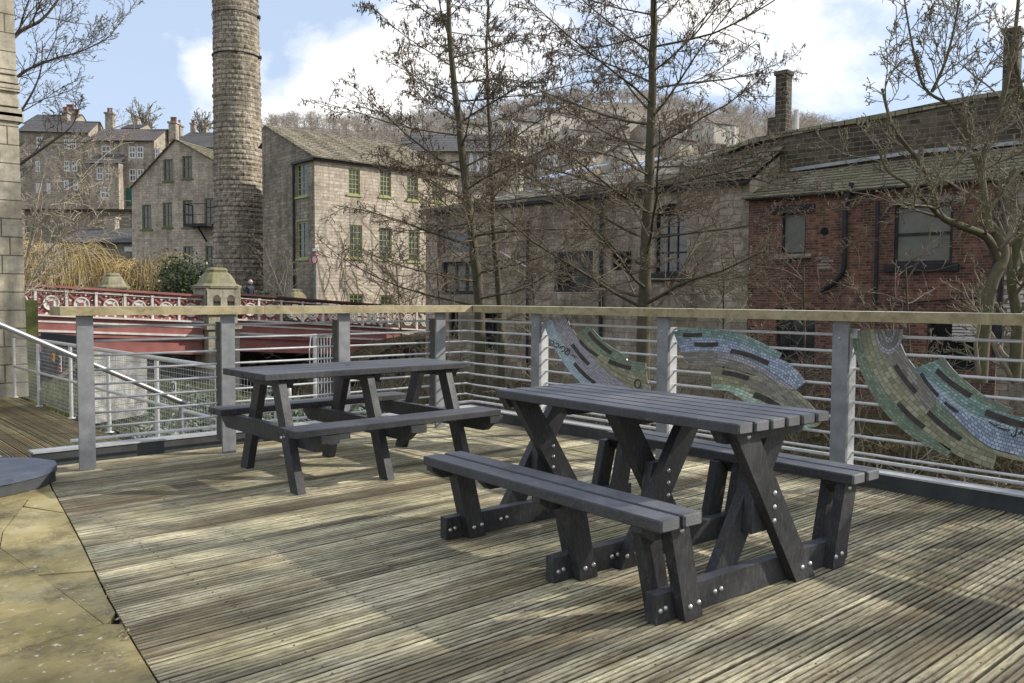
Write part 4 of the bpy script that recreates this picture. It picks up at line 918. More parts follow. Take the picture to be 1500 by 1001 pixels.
mb = MB().obox(RV.pt(3.7, 4.52, .16), RV.D, RV.N, Vector((0, 0, 1)), 3.75, .06, .045); part(mb, 'gutter', 'black_paint', bb)
f = window(bb, RV, 1.15, 1.93, 2.7, 4.0, 'black_paint', 1, 1, .05, .04, .12, 'glass_dirty')
part(MB().obox(RV.pt(1.5, 4.12, .02), RV.D, RV.N, Vector((0, 0, 1)), .72, .04, .12), 'lintel', 'black_paint', bb)
part(MB().obox(RV.pt(1.55, 2.62, .04), RV.D, RV.N, Vector((0, 0, 1)), .6, .07, .07), 'sill', 'stone_dark', bb)
f = window(bb, RV, 4.62, 6.2, 2.3, 4.0, 'black_paint', 1, 2, .08, .05, .1, 'glass_dirty')
part(MB().obox(RV.pt(5.4, 2.18, .05), RV.D, RV.N, Vector((0, 0, 1)), 1.0, .09, .11), 'sill', 'black_paint', bb)
part(MB().obox(RV.pt(5.41, 4.09, .01), RV.D, RV.N, Vector((0, 0, 1)), .95, .03, .085), 'lintel', 'stone_dark', bb)
window(bb, RV, 1.0, 2.3, -.9, .95, 'black_paint', 3, 3, .07, .05, .15, 'glass'); window(bb, RV, 5.6, 7.2, -.7, .9, 'black_paint', 1, 1, .07, .05, .15, 'dark')
mb = MB()
def rvp(pts, rad, out=.13): mb.tube([RV.pt(*RV.sz(x_, y_), out) for x_, y_ in pts], rad, 8)
rvp([(1250, 268), (1244, 292), (1241, 300), (1239, 390), (1236, 400), (1224, 415), (1205, 427)], .085); rvp([(1288, 296), (1286, 400), (1283, 470)], .06); rvp([(1465, 290), (1462, 470), (1461, 520)], .12)
rvp([(1310, 445), (1438, 436)], .025)
part(mb, 'drainpipe', 'black_paint', bb)
s_, z_ = RV.sz(1208, 339); part(MB().disc(RV.pt(s_, z_, .0), RV.N, .12, .03, 14), 'vent', 'dark', bb)
s_, z_ = RV.sz(1416, 487)
mb = MB()
for k in range(7): mb.obox(RV.pt(s_, z_+.28-.085*k, .03), RV.D, RV.N, Vector((0, 0, 1)), .36, .02, .03)
part(mb, 'vent_grille', 'cream', bb)
mb = MB(); s_, z_ = RV.sz(1208, 385)
for k in range(4): mb.obox(RV.pt(s_+rnd.uniform(-.1, .1), z_+.1*k-.15, .0), RV.D, RV.N, Vector((0, 0, 1)), rnd.uniform(.15, .27), .012, .035)
part(mb, 'patched_bricks', 'stone_river', bb)
# --- end pier with white bricks right of the pipe, and tall rear wall with coping
ep = thing('stone_pier_wall', 'dark stone wall end with pale brick patches behind the mossy tree at the right', 'wall', tuple(RV.pt(8.6, -2.5)))
part(wall_mesh(RV, [(7.40, -3), (12.5, -3), (12.5, 4.4), (7.40, 4.4)], [(8.2, 9.3, -.5, 1.2)], .2), 'wall', 'stone_dark', ep)
mb = MB()
for k in range(16):
    for j in range(3):
        if rnd.random() < .75: mb.obox(RV.pt(7.62+.26*j+(k % 2)*.1, .35+k*.125, .006), RV.D, RV.N, Vector((0, 0, 1)), .10, .012, .045)
part(mb, 'pale_bricks', 'cream', ep)
RB = Plane(tuple(RV.pt(0, 0, -2.15)[:2]), (.094, -.9956))
rw = thing('rear_stone_wall', 'tall dark coursed stone wall with mossy coping rising behind the brick building roof', 'wall', tuple(RB.pt(4, 4)))
cop = [RB.sz(*p) for p in ((985, 252), (1100, 208), (1180, 192), (1300, 170), (1400, 150), (1470, 138), (1560, 122))]
mb = wall_mesh(RB, [(cop[0][0], 4.0)]+[(13, 4.0), (13, cop[-1][1]+.1)]+[cop[2], cop[0]], [])
part(mb, 'wall', 'stone_rear', rw)
mb = MB()
for (a, b) in zip(cop, cop[1:]): mb.beam(RB.pt(a[0], a[1]+.02, -.2), RB.pt(b[0], b[1]+.02, -.2), .55, .16)
part(mb, 'coping', 'slate_moss', rw)
mb = MB(); fl = [RB.sz(*p) for p in ((1160, 249), (1250, 236), (1345, 222), (1420, 216), (1510, 207))]
for a, b in zip(fl, fl[1:]): mb.beam(RB.pt(a[0], a[1]-.02, .06), RB.pt(b[0], b[1]-.02, .06), .12, .11)
part(mb, 'flashing', 'lead', rw)
slate_roof(RB.pt(cop[0][0], cop[0][1], -.4), RB.pt(13, cop[-1][1], -.4), RB.pt(13, cop[-1][1]+.05, -5), RB.pt(cop[0][0], cop[0][1]+.05, -5), 3, .03, 10, mat='slate_moss', root=rw, seed=3)
for (x0_, y0_, x1_, dd, lab, lw) in ((1129, 110, 1155, 2.8, 'dark stone chimney stack standing behind the middle of the slate roofs', 0), (1466, 48, 1494, 2.8, 'tall dark stepped stone chimney at the right edge of the roofs', 1)):
    PC = Plane(tuple(RV.pt(0, 0, -dd)[:2]), (.094, -.9956)); s0, z1 = PC.sz(x0_, y0_); s1, _ = PC.sz(x1_, y0_)
    ct = thing('chimney_stack', lab, 'chimney', tuple(PC.pt((s0+s1)/2, 5)))
    D_ = PC.D; w_ = (s1-s0)*(.62 if lw == 0 else .8); c0_ = PC.pt((s0+s1)/2, 0, -.35); Zv = Vector((0, 0, 1))
    zlow = 4.8; zm = PC.sz(x0_, 172 if lw == 0 else 135)[1]
    mb = MB().obox(c0_+Zv*(zm+z1)/2, D_, PC.N, Zv, w_/2, .22, (z1-zm)/2).obox(c0_+Zv*(z1+.05)-PC.N*.0, D_, PC.N, Zv, w_/2+.05, .27, .07)
    mb.obox(c0_+Zv*(zlow+zm)/2+D_*(.12 if lw == 0 else -.08)*-1, D_, PC.N, Zv, w_/2+(.12 if lw == 0 else .28), .3, (zm-zlow)/2)
    part(mb, 'stack', 'stone_rear', ct)
    if lw == 0:
        q = at(1170, 218, 27); part(MB().tube([c0_+Zv*(zm+.2)+D_*.5, c0_+Zv*(zm+.2)+D_*.5+Vector((0, 0, 0))+Zv*-1.6], .09, 8), 'pale_flue', 'cream', ct)

# ================================================================ MILL
mc = at(462, 440, 50); MX, MY = mc.x, mc.y
PF = Plane((MX, MY), (1, 0)); PS = Plane((MX, MY), (0, 1))
ml = thing('stone_mill', 'pale sunlit stone mill with olive green sash windows beyond the bridge', 'building', (MX, MY, -1))
sc = lambda x, y: (360+x/3.3375, 150+y/3.3375)
def rect(pl, cx, cy, w, h, scl=sc):
    s0, z1 = pl.sz(*scl(cx-w/2, cy-h/2)); s1, z0 = pl.sz(*scl(cx+w/2, cy+h/2)); s0, s1 = min(s0, s1), max(s0, s1); return (s0, s1, min(z0, z1), max(z0, z1))
fw_ = [(530, 388, 58, 132), (683, 398, 56, 130), (815, 420, 56, 122), (935, 438, 52, 100), (538, 680, 64, 165), (682, 690, 64, 155), (822, 700, 56, 155), (540, 962, 72, 50), (690, 968, 62, 50)]
HF = [rect(PF, *a) for a in fw_]
ze = PF.sz(462, 231)[1]
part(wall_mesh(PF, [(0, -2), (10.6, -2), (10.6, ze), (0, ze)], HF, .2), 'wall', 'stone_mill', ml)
for h in HF: window(ml, PF, *h, 'green_paint', 3, 5 if h[3]-h[2] > 1.5 else 2, .08, .035, .12, 'glass', False, None, 'green_paint')
sw_ = [(275, 380, 54, 150), (278, 675, 54, 175)]
HS = []
for a in sw_:
    s0, s1, z0, z1 = rect(PS, *a); HS.append((s0, s1, z0, z1))
apex = PS.sz(388, 184); 
part(wall_mesh(PS, [(0, -2), (0, ze), (apex[0], apex[1]), (apex[0]+.45, apex[1]-.12), (apex[0]+.45, -2)], HS, .2), 'gable_wall', 'stone_dark', ml)  # shaded side of the mill, darkened through the stone colour
for h in HS: window(ml, PS, *h, 'green_paint', 2, 5, .09, .035, .12, 'glass', False, None, 'green_paint')
slate_roof((MX-.25, MY-.25, ze+.05), (MX+10.7, MY-.25, ze+.05), (MX+10.7, MY+apex[0], apex[1]+.05), (MX-.15, MY+apex[0], apex[1]+.05), 16, .06, 22, .04, 11, mat='slate_stone', root=ml)
slate_roof((MX+10.7, MY+apex[0]+2.2, apex[1]-1.0), (MX+.6, MY+apex[0]+2.2, apex[1]-1.0), (MX+.6, MY+apex[0], apex[1]+.05), (MX+10.7, MY+apex[0], apex[1]+.05), 3, .06, 8, .04, 12, root=ml)
part(MB().box(MX-.12, MX+10.7, MY-.22, MY-.06, ze-.16, ze-.02).box(MX-.22, MX-.06, MY-.22, MY+2.6, ze-.16, ze-.02), 'gutter', 'black_paint', ml)
part(MB().quadv([(MX+10.6, MY, -2), (MX+10.6, MY+9, -2), (MX+10.6, MY+9, ze), (MX+10.6, MY+apex[0], apex[1]), (MX+10.6, MY, ze)]), 'side_wall', 'stone_mill', ml)
sx_, zx_ = PS.sz(432, 300); part(MB().tube([PS.pt(sx_, ze-.2, .1), PS.pt(sx_, -1.5, .1)], .07, 8), 'drainpipe', 'black_paint', ml)
# creeper on the mill front
def creeper():
    r = random.Random(12); mb = MB()
    for k in range(70):
        s = r.uniform(.2, 10.2); z = r.uniform(-1.5, 3); pts = []; an = r.uniform(.9, 2.2)
        for i in range(r.randint(5, 12)):
            pts.append(PF.pt(max(.05, min(10.5, s)), min(ze-.1, z), .02+.02*r.random())); an += r.uniform(-.5, .5); an = max(.3, min(2.8, an)); s += math.cos(an)*.55; z += math.sin(an)*.55
        mb.tube(pts, [.018*(1-.7*i/len(pts)) for i in range(len(pts))], 3)
    return mb
tag(creeper().build('wall_creeper', 'twig', autouv=False), 'bare creeper stems climbing the sunlit front of the pale mill', 'creeper')

# ================================================================ MILL CHIMNEY
cc_ = at(352, 440, 60); chy = thing('mill_chimney', 'tall round tapering rock faced stone mill chimney with iron bands', 'chimney', (cc_.x, cc_.y, -2))
def px_rad(py): # silhouettes at depth 60
    tab = [(-200, 29.5), (0, 31.5), (35, 31.8), (92, 32.6), (150, 33.4), (250, 34.2), (320, 35), (360, 37), (440, 38.5), (520, 39)]
    for (a, b), (c, d) in zip(tab, tab[1:]):
        if py <= c: return b+(d-b)*(py-a)/(c-a)
    return 39
mb = MB(); n = 72; rr = random.Random(3); zs_ = []
zz = -3.0; rows_ = []
while zz < 31:
    pyy = 437-(zz-EYE)/60*1235/1.0; rad = px_rad(pyy)/1235*60; 
    cx_ = at(352-(437-max(-250, pyy))*.0158, max(-250, pyy), 60)
    rows_.append((cx_.x, cx_.y, zz, rad)); zz += .12
h_ = {}
for i, (cx, cy, z, rad) in enumerate(rows_):
    course = int((z+3)/.36); edge_ = ((z+3)/.36) % 1; 
    for k in range(n+1):
        a = 2*math.pi*k/n; blk = int((k+ (course % 2)*1.5)/3); key = (course, blk % (n//3))
        if key not in h_: h_[key] = rr.uniform(-.045, .055)
        j = h_[key] if .15 < edge_ < .9 else -.05
        if (k+int((course % 2)*1.5)) % 3 == 0: j = min(j, -.03)
        mb.v.append((cx+math.cos(a)*(rad+j+rr.uniform(-.012, .012)), cy+math.sin(a)*(rad+j), z))
for i in range(len(rows_)-1):
    for k in range(n):
        c_ = 2*math.pi*1.65/n
        mb.f.append((i*(n+1)+k, i*(n+1)+k+1, (i+1)*(n+1)+k+1, (i+1)*(n+1)+k)); mb.uv.append([(k*c_, rows_[i][2]), ((k+1)*c_, rows_[i][2]), ((k+1)*c_, rows_[i+1][2]), (k*c_, rows_[i+1][2])])
mb.has = True
part(mb, 'shaft', 'stone_chimney', chy)
for py in (36, 93):
    z = EYE+(437-py)/1235*60*1.0; row = min(rows_, key=lambda q: abs(q[2]-z)); cx, cy, z, rad = row
    part(MB().tube([(cx+math.cos(R(a))*(rad+.05), cy+math.sin(R(a))*(rad+.05), z) for a in range(0, 361, 10)], .035, 6).disc((cx+RH.x*rad, cy+RH.y*rad, z), RH, .14, .16, 8), 'iron_band', 'black_paint', chy)

# ================================================================ GABLED HOUSE left of chimney
sc2 = lambda x, y: (x/3.1275, 120+y/3.1275)
P0 = at(sc2(605, 600)[0], 400, 68); PG = Plane((P0.x, P0.y), (RH.x*.97+FH.x*-.25, RH.y*.97+FH.y*-.25))
gh = thing('gabled_house', 'three storey stone gable house with green framed windows beside the tall chimney', 'house', (P0.x, P0.y, -1))
gw = [(770, 405, 44, 98), (858, 392, 46, 102), (672, 620, 44, 112), (767, 610, 44, 112), (860, 605, 46, 124), (960, 595, 48, 122), (965, 800, 48, 95), (862, 800, 44, 92)]
HG = [rect(PG, *a, sc2) for a in gw]
ol = [PG.sz(*sc2(*p)) for p in ((605, 1000), (1060, 1000), (1060, 362), (955, 362), (805, 268), (605, 482))]
ol = ol[:3]+[ol[4], ol[5]]      # keep convex
ol[2] = (ol[2][0], PG.sz(*sc2(1000, 405))[1])
part(wall_mesh(PG, ol, HG, .2), 'wall', 'stone_mill', gh)
for h in HG: window(gh, PG, *h, 'dkgreen_paint', 2, 2, .12, .05, .12, 'glass', True, None, 'dkgreen_paint')
ap = PG.pt(*ol[3]); el = PG.pt(*ol[4]); er = PG.pt(*ol[2]); dN = -PG.N*8
slate_roof(er+PG.N*.2, er+dN, ap+dN+Vector((0, 0, .1)), ap+PG.N*.2+Vector((0, 0, .1)), 10, .06, 8, .03, 5, mat='slate_moss', root=gh)
slate_roof(el+dN, el+PG.N*.2, ap+PG.N*.2+Vector((0, 0, .1)), ap+dN+Vector((0, 0, .1)), 12, .06, 8, .03, 6, mat='slate_stone', root=gh)
part(MB().quadv([PG.pt(ol[0][0], -2), PG.pt(*ol[4]), el+dN, PG.pt(ol[0][0], -2, -8)]), 'side_wall', 'stone_mill', gh)
s0, z0 = PG.sz(*sc2(885, 662)); s1, _ = PG.sz(*sc2(990, 655)); 
mb = MB().obox(PG.pt((s0+s1)/2, z0, .6), PG.D, PG.N, Vector((0, 0, 1)), (s1-s0)/2, .6, .1); zr_ = z0+1.6
for o_ in (.05, 1.15):
    mb.tube([PG.pt(s0, z0, o_), PG.pt(s0, zr_, o_)], .035, 5)
mb.tube([PG.pt(s0, zr_, 0), PG.pt(s0, zr_, 1.15), PG.pt(s1, zr_, 1.15)], .035, 5); mb.tube([PG.pt(s0, z0+.8, .0), PG.pt(s0, z0+.8, 1.15), PG.pt(s1, z0+.8, 1.15)], .025, 5)
mb.tube([PG.pt((s0+s1)/2, z0, 1.0), PG.pt((s0+s1)/2+.2, z0-1.2, .05)], .07, 6)
part(mb, 'balcony', 'black_paint', gh)

# ================================================================ TERRACED HOUSES behind
def terrace(name, label, dep, x0, x1, ytop, yeave, ybot, wins, seed, stack=None, roofm_='slate_far', ang=0, group=None, fm='white', wallm='stone_far', scl=sc2, extra=None, setback=3.5):
    a = at(scl(x0, 0)[0], 300, dep); D_ = (RH*math.cos(ang)+FH*math.sin(ang)); pl = Plane((a.x, a.y), (D_.x, D_.y))
    root = thing(name, label, 'house', (a.x, a.y, 0), group)
    s1, zev = pl.sz(*scl(x1, yeave)); s0 = 0; zb_ = min(pl.sz(*scl(x0, ybot))[1], pl.sz(*scl(x1, ybot))[1])-1.5
    Hs = [rect(pl, *w, scl) for w in wins]
    part(wall_mesh(pl, [(0, zb_), (s1, zb_), (s1, zev), (0, zev)], Hs, .15), 'wall', wallm, root)
    for h in Hs: window(root, pl, *h, fm, 2, 2, .14 if dep > 70 else .08, .08, .1, 'glass', True)
    ztop_ = pl.sz(*scl((x0+x1)/2, ytop))[1]; zr = EYE+(ztop_-EYE)*(dep+setback)/dep
    q = lambda s, z, o: pl.pt(s, z, -o)
    slate_roof(q(-.1, zev+.05, -.3), q(s1+.1, zev+.05, -.3), q(s1+.1, zr, setback), q(-.1, zr, setback), 10, .03, 6, .02, seed, mat=roofm_, root=root)
    for s_ in (0, s1):
        part(MB().quadv([q(s_, zb_, 0), q(s_, zev, 0), q(s_, zr-.05, setback), q(s_, zev, setback*2), q(s_, zb_, setback*2)]), 'side_wall', wallm, root)
    slate_roof(q(s1+.1, zev, setback*2), q(-.1, zev, setback*2), q(-.1, zr, setback), q(s1+.1, zr, setback), 4, .03, 4, .02, seed+50, mat=roofm_, root=root)
    for (cx, ctop, cw, pots) in (stack or []):
        sx, zt2 = pl.sz(*scl(cx, ctop)); z2 = EYE+(zt2-EYE)*(dep+setback)/dep; sx2 = sx*(dep+setback)/dep
        wpx = cw/3.1275/1235*dep; c3 = pl.pt(sx, 0, -setback); chimney_stack(root, (c3.x, c3.y), wpx, .9, zr-1.5, z2, pl.D, pots, ph=.6)
    return root, pl, s1, zev, zr
W1 = [(180, 280, 30, 55), (305, 285, 28, 46), (336, 285, 28, 46), (172, 387, 24, 50), (305, 386, 28, 50), (340, 386, 28, 50), (174, 487, 20, 46), (222, 488, 20, 50), (303, 473, 24, 48), (346, 473, 24, 48)]
terrace('terraced_house', 'tall terraced house at the left with three rows of paired white windows', 96, 95, 405, 178, 236, 600, W1, 21, [(455, 150, 34, 2), (245, 145, 26, 2)], group='stone terraced houses on the hillside', ang=.12)
W2 = [(485, 319, 44, 54), (605, 323, 33, 56), (641, 323, 33, 56), (607, 428, 34, 60), (643, 428, 34, 60), (720, 330, 24, 50)]
r2_, pl2_, s12, ze2, zr2 = terrace('terraced_house', 'terraced house with a slate roofed bay and teal door left of the gable house', 94, 408, 706, 216, 272, 600, W2, 22, [(735, 192, 34, 3)], 'slate_brown', group='stone terraced houses on the hillside', ang=-.02)
PBay = Plane(tuple(pl2_.pt(0, 0, 1.6)[:2]), tuple(pl2_.D[:2]))
bz = PBay.sz(*sc2(480, 372))[1]; b0 = PBay.sz(*sc2(412, 400))[0]; b1 = PBay.sz(*sc2(543, 400))[0]
HB = [rect(PBay, 457, 420, 33, 60, sc2), rect(PBay, 495, 420, 33, 60, sc2), rect(PBay, 480, 507, 44, 54, sc2)]
part(wall_mesh(PBay, [(b0, 3), (b1, 3), (b1, bz), (b0, bz)], HB, .15).quadv([PBay.pt(b1, 3), PBay.pt(b1, 3, -1.6), PBay.pt(b1, bz, -1.6), PBay.pt(b1, bz)]).quadv([PBay.pt(b0, 3), PBay.pt(b0, bz), PBay.pt(b0, bz, -1.6), PBay.pt(b0, 3, -1.6)]), 'bay_wall', 'stone_far', r2_)
for h in HB: window(r2_, PBay, *h, 'white', 2, 2, .14, .08, .1)
slate_roof(PBay.pt(b0-.5, bz, .3), PBay.pt(b1+.5, bz, .3), PBay.pt(b1-.1, bz+1.2, -1.6), PBay.pt(b0+.3, bz+1.2, -1.6), 4, .03, 5, .02, 3, mat='slate_far', root=r2_, name='bay_roof')
s0, s1_, z0, z1 = rect(pl2_, 592, 528, 22, 80, sc2); part(MB().obox(pl2_.pt((s0+s1_)/2, (z0+z1)/2, .05), pl2_.D, pl2_.N, Vector((0, 0, 1)), (s1_-s0)/2, .06, (z1-z0)/2), 'door', 'door_green', r2_)
terrace('terraced_house', 'lower end house of the terrace half hidden by the gable house', 98, 706, 1010, 248, 303, 560, [(760, 330, 24, 44)], 23, [(768, 205, 20, 1)], group='stone terraced houses on the hillside')
terrace('hillside_house', 'small far house with a dormer and grey roof just left of the chimney', 135, 840, 1010, 232, 258, 300, [], 24, [(848, 196, 20, 2), (905, 215, 16, 1)], group=None)
r5_, p5_, s5_, z5_, q5_ = terrace('hillside_house', 'old house with two crowded chimney stacks at the far left skyline', 118, 120, 318, 150, 196, 260, [(158, 200, 10, 34)], 25, [(262, 128, 44, 4), (293, 150, 26, 4)], group=None, wallm='stone_pale')
terrace('hillside_house', 'yellow gabled house peeping over the terrace roofs below the bare tree', 150, 560, 640, 196, 215, 240, [], 26, [(583, 176, 22, 1)], wallm='stone_pale')
# low buildings in front
r6_, *_ = terrace('low_outbuilding', 'low long outbuilding with pale slate roof and a stub chimney above the willows', 74, 285, 640, 672, 738, 900, [(400, 790, 60, 60), (588, 766, 40, 22)], 27, [(430, 628, 40, 0)], 'slate_far', wallm='stone_dark')
r7_, *_ = terrace('dark_stone_wall', 'dark blackened stone retaining wall under the terrace', 84, 110, 640, 584, 592, 670, [], 28, None, 'slate_moss', wallm='stone_dark', setback=.8)
r7_['category'] = 'wall'

# ================================================================ CHAPEL AND HILL HOUSES (centre)
sc3 = lambda x, y: (600+x/4.1667, 140+y/4.1667)
cw_ = [(376, 420, 24, 85), (418, 430, 20, 70), (462, 420, 26, 85), (270, 430, 22, 50)]
r8, p8, s8, z8, q8 = terrace('chapel', 'large grey chapel with long slate roof and pale pointed windows behind the trees', 92, -60, 560, 236, 345, 520, cw_, 31, None, 'slate_far', scl=sc3, setback=5)
for k, (cx, cy, w_, h_2) in enumerate(cw_[:3]):
    s0, s1_, z0, z1 = rect(p8, cx, cy, w_, h_2, sc3); m = (s0+s1_)/2
    part(MB().prism([p8.pt(s0, z1-.05, .01), p8.pt(s1_, z1-.05, .01), p8.pt(m, z1+.9, .01)], -p8.N*.02), 'pointed_head', 'glass_sky', r8)
pg = Plane(tuple(at(sc3(720, 0)[0], 300, 84)[:2]), (RH.x, RH.y))
gb = thing('chapel_gable', 'stone chapel gable end with three tall lancet windows', 'chapel', tuple(at(800, 300, 84)))
lw_ = [(806, 425, 22, 70), (848, 425, 24, 74), (890, 418, 24, 86)]
HL = [rect(pg, *a, sc3) for a in lw_]; olg = [pg.sz(*sc3(*p)) for p in ((722, 560), (985, 560), (985, 400), (855, 300), (722, 400))]
part(wall_mesh(pg, olg, HL, .2), 'wall', 'stone_far', gb)
for h in HL:
    window(gb, pg, *h, 'white', 1, 3, .1, .06, .1, 'glass_sky'); m = (h[0]+h[1])/2
    part(MB().prism([pg.pt(h[0], h[3]-.02, .01), pg.pt(h[1], h[3]-.02, .01), pg.pt(m, h[3]+.9, .01)], -pg.N*.02), 'pointed_head', 'glass_sky', gb)
for i0, i1, sd in ((4, 3, 41), (3, 2, 42)):
    a_, b_ = pg.pt(*olg[i0]), pg.pt(*olg[i1]); lo, hi = (a_, b_) if a_.z < b_.z else (b_, a_)
    slate_roof(lo+pg.N*.2, lo-pg.N*8, hi-pg.N*8, hi+pg.N*.2, 6, .04, 5, .02, sd, mat='slate_far', root=gb)
# stone turret with pinnacle
tq = at(sc3(618, 0)[0], 300, 72); tt = thing('stone_turret', 'pale octagonal stone turret with columned lantern and spirelet behind the trees', 'turret', (tq.x, tq.y, 0))
zy = lambda y: at(sc3(618, y)[0], sc3(618, y)[1], 72).z
u_ = 72/1235/4.1667
def octo(r0_, r1_, z0_, z1_, mb, n=8):
    mb.tube([(tq.x, tq.y, z0_), (tq.x, tq.y, z1_)], [r0_, r1_], n, True)
mb = MB(); octo(78*u_, 78*u_, zy(700), zy(375), mb); octo(88*u_, 88*u_, zy(378), zy(365), mb); octo(88*u_, 40*u_, zy(365), zy(335), mb); part(mb, 'tower', 'stone_pale', tt)
mb = MB()
for k in range(6): a = k*math.pi/3; mb.tube([(tq.x+math.cos(a)*28*u_, tq.y+math.sin(a)*28*u_, zy(340)), (tq.x+math.cos(a)*28*u_, tq.y+math.sin(a)*28*u_, zy(235))], 7*u_, 6)
octo(14*u_, 14*u_, zy(335), zy(235), mb); octo(40*u_, 40*u_, zy(238), zy(226), mb); part(mb, 'lantern', 'stone_dark', tt)
mb = MB(); octo(36*u_, 28*u_, zy(226), zy(195), mb); octo(28*u_, 4*u_, zy(195), zy(120), mb); part(mb, 'spirelet', 'lead', tt)
# hillside houses
W_ = lambda xs, y, w=15, h=22: [(x, y, w, h) for x in xs]
hh = [(820, 1110, 112, 130, 212, 255, W_((850, 880, 930, 960, 1000, 1030, 1080), 152)+W_((850, 880, 930, 960, 1000, 1030, 1080), 186), [(900, 92, 30, 3), (985, 90, 26, 3), (1105, 95, 26, 2)], 'long far terrace with pale walls and two rows of windows high on the hillside'),
      (1130, 1225, 150, 172, 232, 245, W_((1150, 1180, 1205), 195, 13, 20), [(1150, 132, 18, 2)], 'dark roofed house at the right end of the long hillside terrace'),
      (1240, 1345, 172, 196, 262, 228, W_((1262, 1290, 1320), 222, 13, 20), [(1300, 155, 18, 2)], 'middle house of the stepped group just left of the tallest trunk'),
      (1000, 1190, 212, 232, 290, 215, W_((1020, 1050, 1090, 1120, 1160), 256, 14, 20), [(1010, 196, 22, 2), (1120, 196, 22, 2)], 'pale terrace of five windows halfway down the hillside'),
      (1190, 1440, 262, 292, 385, 196, W_((1225, 1265, 1330, 1390), 325, 20, 28), [(1255, 240, 34, 2), (1400, 245, 26, 2)], 'stone house with pale roof low on the hillside near the tall bare trunk'),
      (1325, 1460, 318, 340, 410, 184, W_((1360, 1410), 368, 18, 26), [], 'yellowish stone house just left of the largest tree trunk'),
      (985, 1180, 330, 356, 440, 180, W_((1020, 1070, 1130), 390, 20, 28), [(1060, 312, 26, 2)], 'lowest hillside house just above the long stone building ridge'),
      (560, 800, 150, 172, 235, 248, W_((590, 640, 690, 740, 780), 200, 14, 22), [(640, 132, 24, 2), (740, 132, 24, 2)], 'far hillside terrace seen above the chapel roof'),
      (1600, 1800, 176, 196, 250, 222, W_((1630, 1670, 1710, 1760), 222, 13, 20), [(1690, 160, 20, 2)], 'terrace on the slope between the largest trunk and the pale twin chimney'),
      (1640, 1760, 262, 284, 350, 195, W_((1670, 1720), 312, 15, 22), [(1660, 244, 20, 2)], 'pair of cottages low on the slope left of the dark chimney stack'),
      (1850, 2010, 170, 190, 250, 214, W_((1880, 1930, 1980), 218, 13, 20), [(1900, 152, 20, 2)], 'terrace on the slope nearest the dark chimney stack'),
      (320, 500, 172, 192, 250, 236, W_((350, 390, 430, 470), 218, 13, 20), [(400, 154, 20, 2)], 'short hillside terrace seen left of the leaning alder trunk'),
      (1460, 1560, 190, 212, 270, 226, W_((1490, 1525), 240, 14, 20), [(1500, 172, 18, 2)], 'small stone house on the slope right of the largest tree trunk'),
      (1230, 1330, 118, 138, 168, 268, W_((1260, 1300), 153, 11, 15), [(1260, 104, 14, 1)], 'tiny gabled house highest on the hillside beside the sky')]
for i, (x0, x1, yt, ye, yb, dp, ws, st, lab) in enumerate(hh):
    terrace('hillside_house', lab, dp*.93, x0, x1, yt, ye, yb, ws, 60+i, st, 'slate_far', scl=sc3, wallm='stone_bright' if i in (0, 3, 5, 7, 8, 10, 11) else 'stone_far', setback=5, ang=.45)
q = at(1072, 200, 60)
cs = thing('chimney_stack', 'pale twin chimney poking above the slate roof near the brick corner', 'chimney', tuple(q))
mb = MB(); 
for px in (1066, 1075): p = at(px, 200, 60); mb.tube([(p.x, p.y, at(px, 215, 60).z), (p.x, p.y, at(px, 186, 60).z)], .14, 8, True)
part(mb, 'stack', 'cream', cs)

# ================================================================ BRIDGE
br = thing('iron_bridge', 'red painted iron road bridge with pierced ring panels and a sandstone pier', 'bridge', (14.3, 35, -1))
ztopL = lambda x: 1.69-.0573*(x-7.3)
ztopR = lambda x: 1.395-.0678*(x-15.33)
def zcap(x): return ztopL(x) if x < 14.4 else ztopR(x)
Y0 = 35.0
def lin(x0, x1, z_off0, z_off1, y0, y1, mb):
    za, zb2 = zcap(x0), zcap(x1-.001)
    mb.prism([Vector((x0, y0, za+z_off0)), Vector((x1, y0, zb2+z_off0)), Vector((x1, y0, zb2+z_off1)), Vector((x0, y0, za+z_off1))], (0, y1-y0, 0))
for (xa, xb) in ((3.0, 13.66), (15.1, 25.5)):
    mb = MB(); lin(xa, xb, -.09, 0, Y0-.14, Y0+.2, mb); lin(xa, xb, -.15, -.092, Y0-.07, Y0+.13, mb); part(mb, 'cap_rail', 'red_dark' if xa > 14 else 'red', br)
    mb = MB(); lin(xa, xb, -.23, -.195, Y0-.05, Y0-.01, mb); lin(xa, xb, -1.17, -1.10, Y0-.16, Y0-.02, mb); lin(xa, xb, -1.40, -1.33, Y0-.06, Y0-.0, mb); lin(xa, xb, -1.76, -1.68, Y0-.10, Y0-.03, mb); part(mb, 'cream_moulding', 'cream', br)
    mb = MB(); lin(xa, xb, -1.33, -1.175, Y0-.02, Y0+.1, mb); lin(xa, xb, -1.68, -1.40, Y0-.03, Y0+.1, mb); lin(xa, xb, -1.92, -1.765, Y0-.05, Y0+.1, mb); part(mb, 'fascia', 'red', br)
    mb = MB(); lin(xa, xb, -2.02, -1.925, Y0+.05, Y0+.2, mb); lin(xa, xb, -2.45, -2.02, Y0+.06, Y0+.12, mb); lin(xa, xb, -2.5, -2.45, Y0-.1, Y0+.3, mb); part(mb, 'girder', 'red', br)
    mb = MB(); lin(xa, xb, -1.66, -1.02, Y0+.12, Y0+9.5, mb); part(mb, 'road_deck', 'road', br)
    mb = MB(); lin(xa, xb, -2.6, -1.7, Y0+1.2, Y0+1.3, mb); lin(xa, xb, -1.1, 0, Y0+9.5, Y0+9.7, mb); part(mb, 'far_side', 'red_dark', br)
posts = [6.4]+[on_y(x, 450, Y0).x for x in (52, 97.6, 141, 183, 223, 262)]+[13.67]
postsR = [15.33]+[on_y(x, 450, Y0).x for x in (379, 411.7, 443, 473)]; 
